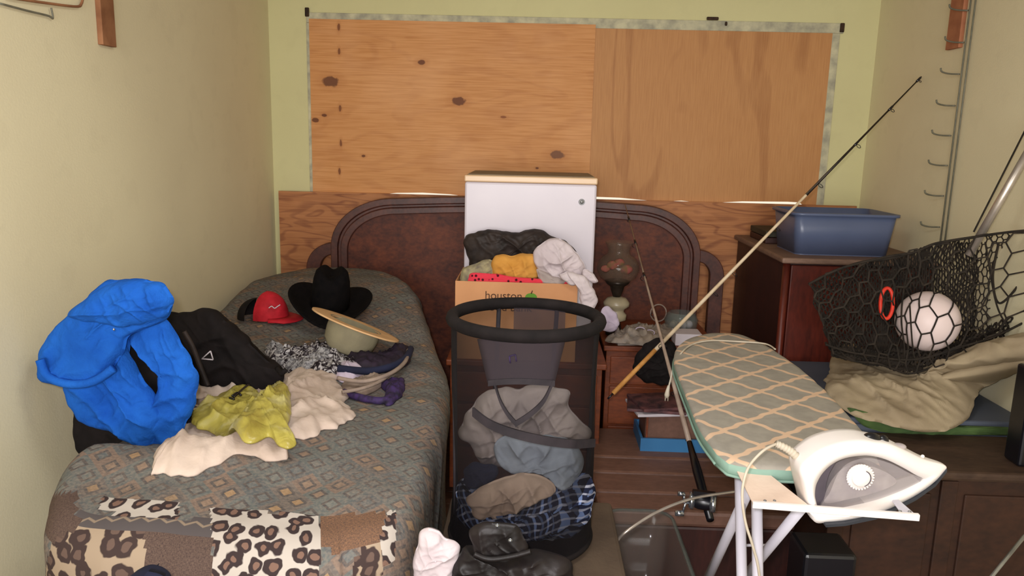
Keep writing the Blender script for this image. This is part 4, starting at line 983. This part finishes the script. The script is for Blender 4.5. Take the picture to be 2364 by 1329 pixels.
tubeo('cross_brace', [PY(1715, 1258, 1.95), PY(1790, 1258, 1.95)], .004, M_tube, ib, 8)
q = MB(); q.tube([V((.46, 1.72, IZ-.045)), V((.46, 1.72, IZ-.045))+V((.3, 0, 0))], .01, 10); q.mk('top_rail', M_tube, ib)
# iron rest
RZ = .815
FL = PZ(1738, 1165, RZ); FR = PZ(2124, 1195, RZ)
rest = thing('x', FL, None, None); rest.name = 'iron_rest'; rest.parent = ib; rest.location = FL-V(ib.location)
def plate(name, pts, th, m=M_tube):
    pts = [V(p) for p in pts]; N = (pts[1]-pts[0]).cross(pts[2]-pts[0]).normalized(); q = MB(); q.prism(pts, N*th); return bev(q.mk(name, m, rest, smooth=False), .0015)
plate('front_bar', [FL+V((0, 0, .006)), FR+V((0, 0, .006)), FR-V((0, 0, .008)), FL-V((0, 0, .008))], .01, M_ironw)
BL = V((FL.x+.0, 1.68, .828)); BLr = V((FL.x+.06, 1.68, .828)); mid = V((FL.x+.115, FL.y+.004, RZ))
plate('left_plate', [FL, mid, BLr, BL], .004, mat('scuffed_cream_enamel', (226, 204, 186), (212, 188, 170), 12, .4))
plate('rear_bar', [V((FL.x+.05, 1.665, .83)), V((.77, 1.665, .83)), V((.77, 1.682, .83)), V((FL.x+.05, 1.682, .83))], .006)
plate('right_plate', [V((FR.x-.03, FR.y+.003, RZ-.004)), FR-V((0, 0, .004)), V((FR.x-.006, FR.y+.09, RZ-.004)), V((FR.x-.02, FR.y+.09, RZ-.004))], .004)
plate('right_arm', [V((FR.x-.02, FR.y+.091, RZ-.004)), V((FR.x-.006, FR.y+.091, RZ-.004)), V((.77, 1.675, .825)), V((.75, 1.675, .825))], .005)
plate('lower_bracket', [FL+V((.11, .003, -.006)), FL+V((.235, .003, -.008)), FL+V((.20, .003, -.022)), FL+V((.13, .003, -.026))], .006, M_ironw)
for (x, y_) in ((1766, 1160), (1788, 1160), (2078, 1184), (2100, 1185)):
    q = MB(); q.lathe([(0, .003), (.003, .002), (.004, 0)], PZ(x, y_-4, RZ+.004), 8); q.mk('rivet', M_dull, rest)

# ------------------------------------------------------------ the iron
def IP(px, py, off=0):
    py -= 16*max(0, (py-1090)/110)
    t = (px-1850)/330.0; return PY(px, py, 1.575+.055*t+off)
ir = thing('steam_iron', IP(1900, 1195), 'white steam iron with grey water tank resting on the ironing board rest', 'iron')
outer = [(1862, 1198), (1848, 1150), (1838, 1100), (1834, 1068), (1852, 1045), (1885, 1022), (1930, 1007), (1975, 1003), (2010, 1008), (2045, 1015), (2085, 1033), (2130, 1055), (2180, 1072), (2172, 1090), (2140, 1118), (2100, 1143), (2050, 1168), (2000, 1185), (1940, 1196), (1895, 1200)]
inner = [(1876, 1166), (1866, 1140), (1864, 1118), (1868, 1094), (1882, 1070), (1905, 1050), (1935, 1038), (1975, 1034), (2005, 1038), (2035, 1048), (2070, 1066), (2100, 1084), (2124, 1098), (2115, 1104), (2085, 1118), (2055, 1130), (2020, 1142), (1980, 1152), (1935, 1161), (1900, 1166)]
def hw(px): t = max(0, min(1, (px-1850)/330)); return .05*(1-.86*t**1.8)+.004
No = 120
def res(pts): return [(v.x, v.y) for v in smoothpts([V((x, y, 0)) for x, y in pts], No, True)]
O, I = res(outer), res(inner)
vs, fs = [], []
def lay(lst, k, grow=1.0):
    cx_, cy_ = 1990, 1105
    for (x, y_) in lst:
        x2 = cx_+(x-cx_)*grow; y2 = cy_+(y_-cy_)*grow; c = IP(x2, y2); vs.append(c+V((0, k*hw(x), 0)))
mid_ = [((o_[0]*.5+i_[0]*.5), (o_[1]*.5+i_[1]*.5)) for o_, i_ in zip(O, I)]
lay(I, -.5); lay(I, -.86); lay(mid_, -1.0); lay(O, -.82, .985); lay(O, -.5); lay(O, .5); lay(O, .82, .985); lay(mid_, 1.0); lay(I, .86); lay(I, .5)
for r_ in range(10):
    for k in range(No): a = r_*No+k; b = r_*No+(k+1) % No; c_ = ((r_+1) % 10)*No; fs.append((a, b, c_+(k+1) % No, c_+k))
mk('shell', vs, fs, M_ironw, ir)
tankp = res([(1882, 1164), (1900, 1120), (1918, 1075), (1945, 1050), (1990, 1042), (2040, 1056), (2085, 1080), (2118, 1100), (2060, 1130), (1980, 1152)])
vs = []
for k_ in (-.78, .78):
    for (x, y_) in tankp: vs.append(IP(x, y_)+V((0, k_*hw(x), 0)))
fs = [tuple(range(No)), tuple(range(No, 2*No))]+[(k, (k+1) % No, No+(k+1) % No, No+k) for k in range(No)]
mk('water_tank', vs, fs, M_tank, ir, smooth=False)
core_ = res([(1895, 1158), (1905, 1110), (1930, 1075), (1965, 1062), (2010, 1070), (2050, 1090), (2060, 1112), (2010, 1135), (1950, 1150)])
vs = []
for k_ in (-.45, .45):
    for (x, y_) in core_: vs.append(IP(x, y_)+V((0, k_*hw(x), 0)))
mk('tank_core', vs, fs, M_irong, ir, smooth=False)
gp = res([(1868, 1166), (1862, 1130), (1866, 1095), (1885, 1068), (1915, 1047), (1900, 1075), (1893, 1100), (1890, 1130), (1880, 1158)])
vs = []
for k_ in (-.7, .7):
    for (x, y_) in gp: vs.append(IP(x, y_)+V((0, k_*hw(x), 0)))
mk('grip_insert', vs, fs, M_irond, ir, smooth=False)
so = [(2180, 1078), (2150, 1112), (2100, 1143), (2040, 1170), (2000, 1184), (1930, 1196), (1885, 1198)]
vs = []; fs2 = []
for i, (x, y_) in enumerate(so):
    t = hw(x)*1.06
    for k_, dy in ((-1, -1), (-1, 6), (1, 6), (1, -1)): vs.append(IP(x, y_+dy)+V((0, k_*t, 0)))
for i in range(len(so)-1):
    for j in range(4): fs2.append((i*4+j, i*4+(j+1) % 4, i*4+4+(j+1) % 4, i*4+4+j))
fs2 += [(0, 1, 2, 3), tuple(len(so)*4-4+j for j in range(4))]
mk('soleplate', vs, fs2, M_sole, ir, smooth=False)
dc = IP(1966, 1080)+V((0, -.042, 0)); Md = Matrix.Rotation(PI/2, 3, 'X')
q = MB(); q.lathe([(.0, .012), (.017, .012), (.019, .009), (.0195, .004), (.027, .003), (.028, 0), (.0, 0)], dc, 48, Md, fn=lambda v, a: V((v.x, v.y, v.z))*1.0); dl = q.mk('steam_dial', M_ironw, ir)
q = MB()
for k in range(28):
    a = 2*PI*k/28; c = dc+V((.027*math.cos(a), -.002, .027*math.sin(a))); q.tube([c, c+V((0, -.004, 0))], .0022, 5)
q.mk('dial_knurl', M_ironw, dl)
q = MB(); q.tube([dc+V((.0175*math.cos(a/10)+.001, -.0115, .0175*math.sin(a/10))) for a in range(-12, 13)], .0011, 5); q.mk('dial_dark_arc', M_irond, dl)  # thin dark arc on one side of the dial face
def blob(c, r, m, name, par, sc_=(1, 1, 1), n=16):
    q = MB(); q.lathe([(r*math.sin(PI*i/10), -r*math.cos(PI*i/10)) for i in range(11)], c, n, Matrix.Diagonal(sc_)); return q.mk(name, m, par)
blob(IP(2012, 1012), .016, M_blkpl, 'steam_button', ir, (1.2, 1, .8)); blob(IP(2038, 1016), .012, M_blkpl, 'spray_button', ir, (1, 1, 1)); blob(IP(2074, 1030), .012, M_irong, 'fill_cap', ir, (1.4, 1, .6)); blob(IP(2130, 1053), .004, M_ironw, 'spray_nozzle', ir)
gp0 = [IP(1846, 1062, .01), IP(1830, 1045, .01), IP(1812, 1033, .01), IP(1792, 1024, .01)]
gs = smoothpts(gp0, 28); q = MB(); q.tube(gs, [.0085-.002*i/27+(.0018 if i % 3 == 0 else 0) for i in range(28)], 12); q.mk('cord_guard', M_cord, ir)
c1 = smoothpts([IP(1792, 1024, .01), IP(1762, 1040, -.01), IP(1730, 1075, -.03), IP(1716, 1120, -.05), IP(1714, 1170, -.06), IP(1722, 1230, -.06), IP(1738, 1290, -.06), IP(1752, 1360, -.05), IP(1764, 1520, -.03), IP(1772, 1740, .0)], 80)
tubeo('cord', c1, .0029, M_cord, ir, 8)
pts = [PZ(1790, 806, IZ+.004), PZ(1765, 793, IZ+.005), PZ(1700, 788, IZ+.005), PZ(1640, 786, IZ+.005), PZ(1600, 794, IZ+.004), PZ(1575, 812, IZ+.004)]
e_ = pts[-1]
pts += [PY(1556, 845, e_.y-.04), PY(1547, 880, e_.y-.05), PY(1541, 903, e_.y-.05)]
tubeo('trailing_cord', smoothpts(pts, 70), .003, M_cord, ir, 8)
pe = pts[-1]; q = MB(); q.tube([pe+V((.003, 0, .02)), pe, pe+V((-.001, 0, -.012)), pe+V((-.002, 0, -.022))], [.004, .007, .009, .007], 10); q.tube([pe+V((-.006, 0, -.02)), pe+V((-.006, 0, -.034))], .0016, 5); q.tube([pe+V((.003, 0, -.02)), pe+V((.003, 0, -.034))], .0016, 5); q.mk('plug', M_cord, ir)

# ------------------------------------------------------------ dresser and tub
DX0, DX1, DY0, DY1, DZ = 1.08, WR-.005, 3.34, 4.14, 1.083
ds = thing('dresser', (1.4, 3.74, 0), 'tall reddish mahogany dresser with dusty top in the right corner', 'dresser')
boxo('top', (DX0-.02, DX1, DY0-.03, DY1, DZ-.025, DZ), M_drtop, ds, .008)
boxo('side_panel', (DX0, DX0+.02, DY0+.02, DY1-.01, .0, DZ-.0255), M_drsd, ds, .003); boxo('carcass', (DX0+.021, DX1, DY0+.021, DY1-.01, 0, DZ-.026), M_drsd, ds, .002)
tubeo('corner_post', [V((DX0+.012, DY0+.01, 0)), V((DX0+.012, DY0+.01, DZ-.026))], .016, M_dres, ds, 12)
boxo('front_panel', (DX0+.03, DX1-.01, DY0, DY0+.02, .05, DZ-.035), M_dres, ds, .004)
tb = thing('dish_tub', (1.38, 3.55, DZ), 'blue plastic dish tub on top of the dresser', 'tub')
ta, tb2 = PY(1832, 500, 3.42), PY(2080, 500, 3.42)
tub(tb, ta.x+.005, tb2.x-.012, 3.40, 3.74, DZ+.004, DZ+.185, .02, .035, M_tub, M_tub, names=('tub_wall', 'rim', 'tub_base'))
for i, (lb_, m) in enumerate((('dark brown album lying under the green album beside blue tub', M_drsd), ('dark green album lying on top of brown album beside blue tub', M_dgreen))):
    al = boxo('album', (1.12, 1.345, 3.78, 4.06, DZ+.001+i*.031, DZ+.030+i*.031), m, None, .004); tag(al, lb_, 'album')

# ------------------------------------------------------------ right lower: chest, tote, drape
CX0, CX1, CY0, CY1, CZ = .93, WR-.01, 2.25, 2.56, .60
ch_ = thing('wooden_chest', (1.32, 2.3, 0), 'dark walnut chest with framed front panel at the lower right', 'chest')
boxo('top', (CX0-.015, CX1, CY0-.015, CY1, CZ-.03, CZ), M_chtop, ch_, .01)
boxo('body', (CX0, CX1, CY0+.012, CY1-.01, 0, CZ-.031), M_chest, ch_, .003)
for b_ in ((CX0+.0, CX0+.05), (1.26, 1.31), (CX1-.05, CX1-.001)): boxo('stile', (b_[0], b_[1], CY0, CY0+.0115, .02, CZ-.035), M_chest, ch_, .003)
for x0, x1 in ((CX0+.055, 1.255), (1.315, CX1-.055)): boxo('panel', (x0+.02, x1-.02, CY0+.003, CY0+.0115, .06, CZ-.08), M_chest, ch_, .006)
tt = thing('storage_tote', (1.35, 2.95, 0), 'blue-grey storage tote behind the chest under the draped canvas', 'storage tote')
boxo('bin', (1.06, WR-.02, 2.58, 3.26, 0, .62), M_bgbox, tt, .015); boxo('lid', (1.05, WR-.012, 2.57, 3.27, .621, .645), M_bgbox, tt, .008)
tag(puff('green_cloth', [(1955, 942), (2000, 950), (2060, 962), (2150, 980), (2300, 985), (2345, 988), (2340, 1003), (2250, 1004), (2150, 1003), (2060, 1000), (2000, 985)], ('Y', 2.555), .012, M_gcloth, back=.01, fold=.006, fs=14, seed=81, n=120, rings=12), 'green cloth strip along the back of the walnut chest top', 'cloth')
tag(puff('canvas_drape', [(1938, 795), (2010, 815), (2100, 822), (2200, 818), (2300, 790), (2380, 770), (2400, 830), (2300, 880), (2260, 905), (2240, 960), (2190, 992), (2120, 996), (2040, 978), (1960, 955), (1905, 900), (1912, 860)],
     (lambda x, y: (lambda p: (p if p.y < 3.27 else PY(x, y, 3.27)) if p.x < WR-.03 else PX(x, y, WR-.03))(PZ(x, y, .70 if y < 900 else .70-.06*min(1.2, (y-900)/90)))), .03, M_drape, back=.02, fold=.02, fs=6, seed=82, n=200, rings=36, pw=6), 'grey-beige canvas draped over the tote under the landing net', 'cloth')
tag(boxo('black_speaker', (PY(2338, 900, 2.37).x, WR-.012, 2.29, 2.37, CZ+.001, PY(2340, 850, 2.3).z), M_blkpl, None, .008), 'black box standing on the chest at the right edge', 'box')
tag(boxo('black_bin', (PY(1842, 1250, 1.96).x, PY(1972, 1250, 1.96).x-.012, 1.9, 2.03, .0, .5), M_blkpl, None, .01), 'tall black bin standing below the iron before the chest', 'bin')
tag(tubeo('chrome_rod', [PY(2366, 1236, 1.6), PY(2290, 1329, 1.5), PY(2290, 1329, 1.5)+(PY(2290, 1329, 1.5)-PY(2366, 1236, 1.6))*3.2], .004, M_chrome, None, 10), 'thin chrome rod crossing the lower right corner', 'rod')

# ------------------------------------------------------------ landing net, ball, ring
bc = PY(2141, 741, 2.82); R_ = 69*(bc-EYE).dot(fw)/F
q = MB(); q.lathe([(R_*math.sin(PI*i/28), -R_*math.cos(PI*i/28)) for i in range(29)], bc, 48)
tag(q.mk('ball', M_ball, weld=True), 'plain white ball caught inside the black landing net', 'ball')
rg = PY(2047, 700, 2.72); q = MB()
q.tube([rg+V((.028*math.cos(2*PI*i/30)*.75, .015*math.sin(2*PI*i/30), .052*math.sin(2*PI*i/30+.15))) for i in range(31)], .0065, 8)
tag(q.mk('plastic_ring', M_redr), 'red plastic ring hanging in the net left of the white ball', 'ring')
ln = thing('landing_net', PY(2200, 840, 2.7), 'black landing net with silver pole lying over the canvas', 'landing net')
pa, pb = PY(2236, 590, 2.75), PX(2420, 270, WR-.03)
tubeo('pole', [pa, pb], .014, M_alu, ln, 14)
tubeo('pull_cord', [PY(2248, 535, 2.70), PX(2372, 290, WR-.05)], .0032, M_net, ln, 6)
TOP = [(1868, 655), (1930, 625), (1990, 605), (2050, 595), (2110, 583), (2160, 562), (2250, 548), (2330, 537), (2420, 528)]
BOT = [(1925, 818), (1970, 832), (2020, 838), (2060, 850), (2100, 862), (2160, 845), (2230, 820), (2310, 790), (2420, 745)]
LEFT = .0
def nsurf(yy, bulge, sd, tops=TOP, bots=BOT):
    tp = smoothpts([V((x, y, 0)) for x, y in tops], 120); bt = smoothpts([V((x, y, 0)) for x, y in bots], 120)
    def f(a, b):
        a = max(0, min(1, a)); i = a*118.999; k = int(i); t = i-k
        T = tp[k].lerp(tp[k+1], t); Bb = bt[k].lerp(bt[k+1], t)
        m = Bb.lerp(T, b)
        y0 = yy+bulge*math.sin(PI*max(0, min(1, b)))*(.35+.65*min(1, a*3))+.035*noise.noise(V((a*4, b*3, sd)))
        w = V((m.x+14*noise.noise(V((a*7, b*5, sd+5))), m.y+12*noise.noise(V((a*7, b*5, sd+9))), 0))
        return PY(w.x, w.y, y0)
    return f
def hexnet(f, na, nb, r, name, ball=False, warp=1., zrow=None):
    q = MB(); seen = set(); P_ = {}
    def vert(i, j): # brick-lattice honeycomb
        off = .33 if (i+j) % 2 else 0
        a = ((i+off)/na); b = j/nb
        return a, b
    def pt(i, j):
        if (i, j) not in P_:
            a, b = vert(i, j); p = f(min(1, a)**warp, b)
            if ball:
                d = p-bc; rad = R_+.004
                l2 = (p-bc); e = (p-EYE).normalized(); w = bc-EYE; perp = (w-e*w.dot(e)).length
                if perp < rad: s = w.dot(e)-math.sqrt(max(0, rad*rad-perp*perp)); p = EYE+e*s
                elif l2.length < rad: p = bc+l2.normalized()*rad
            P_[(i, j)] = p
        return P_[(i, j)]
    def seg(a, b):
        d = b-a
        if d.length < 1e-4 or d.length > .3: return
        t = d.normalized(); u = t.cross(V((0, 1, .2))).normalized(); w = t.cross(u); vs = []
        for c in (a, b):
            for k in range(3): an = 2*PI*k/3; vs.append(c+(u*math.cos(an)+w*math.sin(an))*r)
        q.add(vs, [(0, 1, 4, 3), (1, 2, 5, 4), (2, 0, 3, 5)])
    def curveseg(p, q_):
        if ball:
            m = (p+q_)/2; d = m-bc
            if d.length < R_+.004: m = bc+d.normalized()*(R_+.004); seg(p, m); seg(m, q_); return
        seg(p, q_)
    for j in range(nb+1):
        for i in range(na):
            curveseg(pt(i, j), pt(i, j+1) if (i+j) % 2 == 0 and j < nb else pt(i, j)) if False else None
            if j <= nb: curveseg(pt(i, j), pt(i+1, j)) if (i+j) % 2 else None
            if j < nb: curveseg(pt(i, j), pt(i, j+1))
    o = q.mk(name, M_net, ln, smooth=False); o['kind'] = 'stuff'; return o
# front netting with open honeycomb cells stretched around the ball, bunched layers behind and below
hexnet(nsurf(2.72, -.03, 3.), 15, 10, .0032, 'front_netting', True)
hexnet(nsurf(2.86, .08, 11.), 60, 24, .0026, 'rear_netting')
hexnet(nsurf(2.90, .06, 17., [(1868, 655), (1930, 625), (1990, 608), (2040, 598), (2080, 590), (2120, 580), (2160, 566), (2215, 556), (2260, 552)], [(1925, 818), (1960, 826), (2000, 832), (2030, 838), (2060, 845), (2100, 850), (2150, 845), (2200, 830), (2250, 812)]), 66, 34, .0034, 'bunched_netting')
hexnet(nsurf(2.80, -.02, 23., [(1905, 790), (1960, 800), (2010, 810), (2060, 806), (2110, 805), (2180, 800), (2250, 770), (2320, 735), (2420, 690)], BOT), 70, 9, .0042, 'lower_netting')
q = MB()
for (yy, sd_, tw, pxs) in ((2.74, 1., .0045, TOP), (2.72, 2., .0045, TOP), (2.76, 3., .004, BOT), (2.72, 4., .004, [(1905, 795), (1960, 812), (2020, 822), (2080, 830), (2140, 825), (2220, 800), (2300, 775), (2420, 715)]),
                           (2.73, 5., .003, [(2090, 862), (2088, 800), (2082, 740), (2086, 680), (2100, 600)]), (2.73, 6., .0028, [(2118, 862), (2108, 800), (2100, 700)]),
                           (2.78, 7., .004, [(2305, 560), (2290, 640), (2310, 700), (2364, 640), (2400, 560)]), (2.76, 8., .003, [(2275, 560), (2300, 700), (2330, 760)])):
    pts = smoothpts([PY(x+3*noise.noise(V((x*.03, y*.03, sd_))), y+5*noise.noise(V((x*.05, sd_, 0))), yy) for x, y in pxs], 60); q.tube(pts, tw, 6)
q.mk('gathered_cord', M_net, ln)
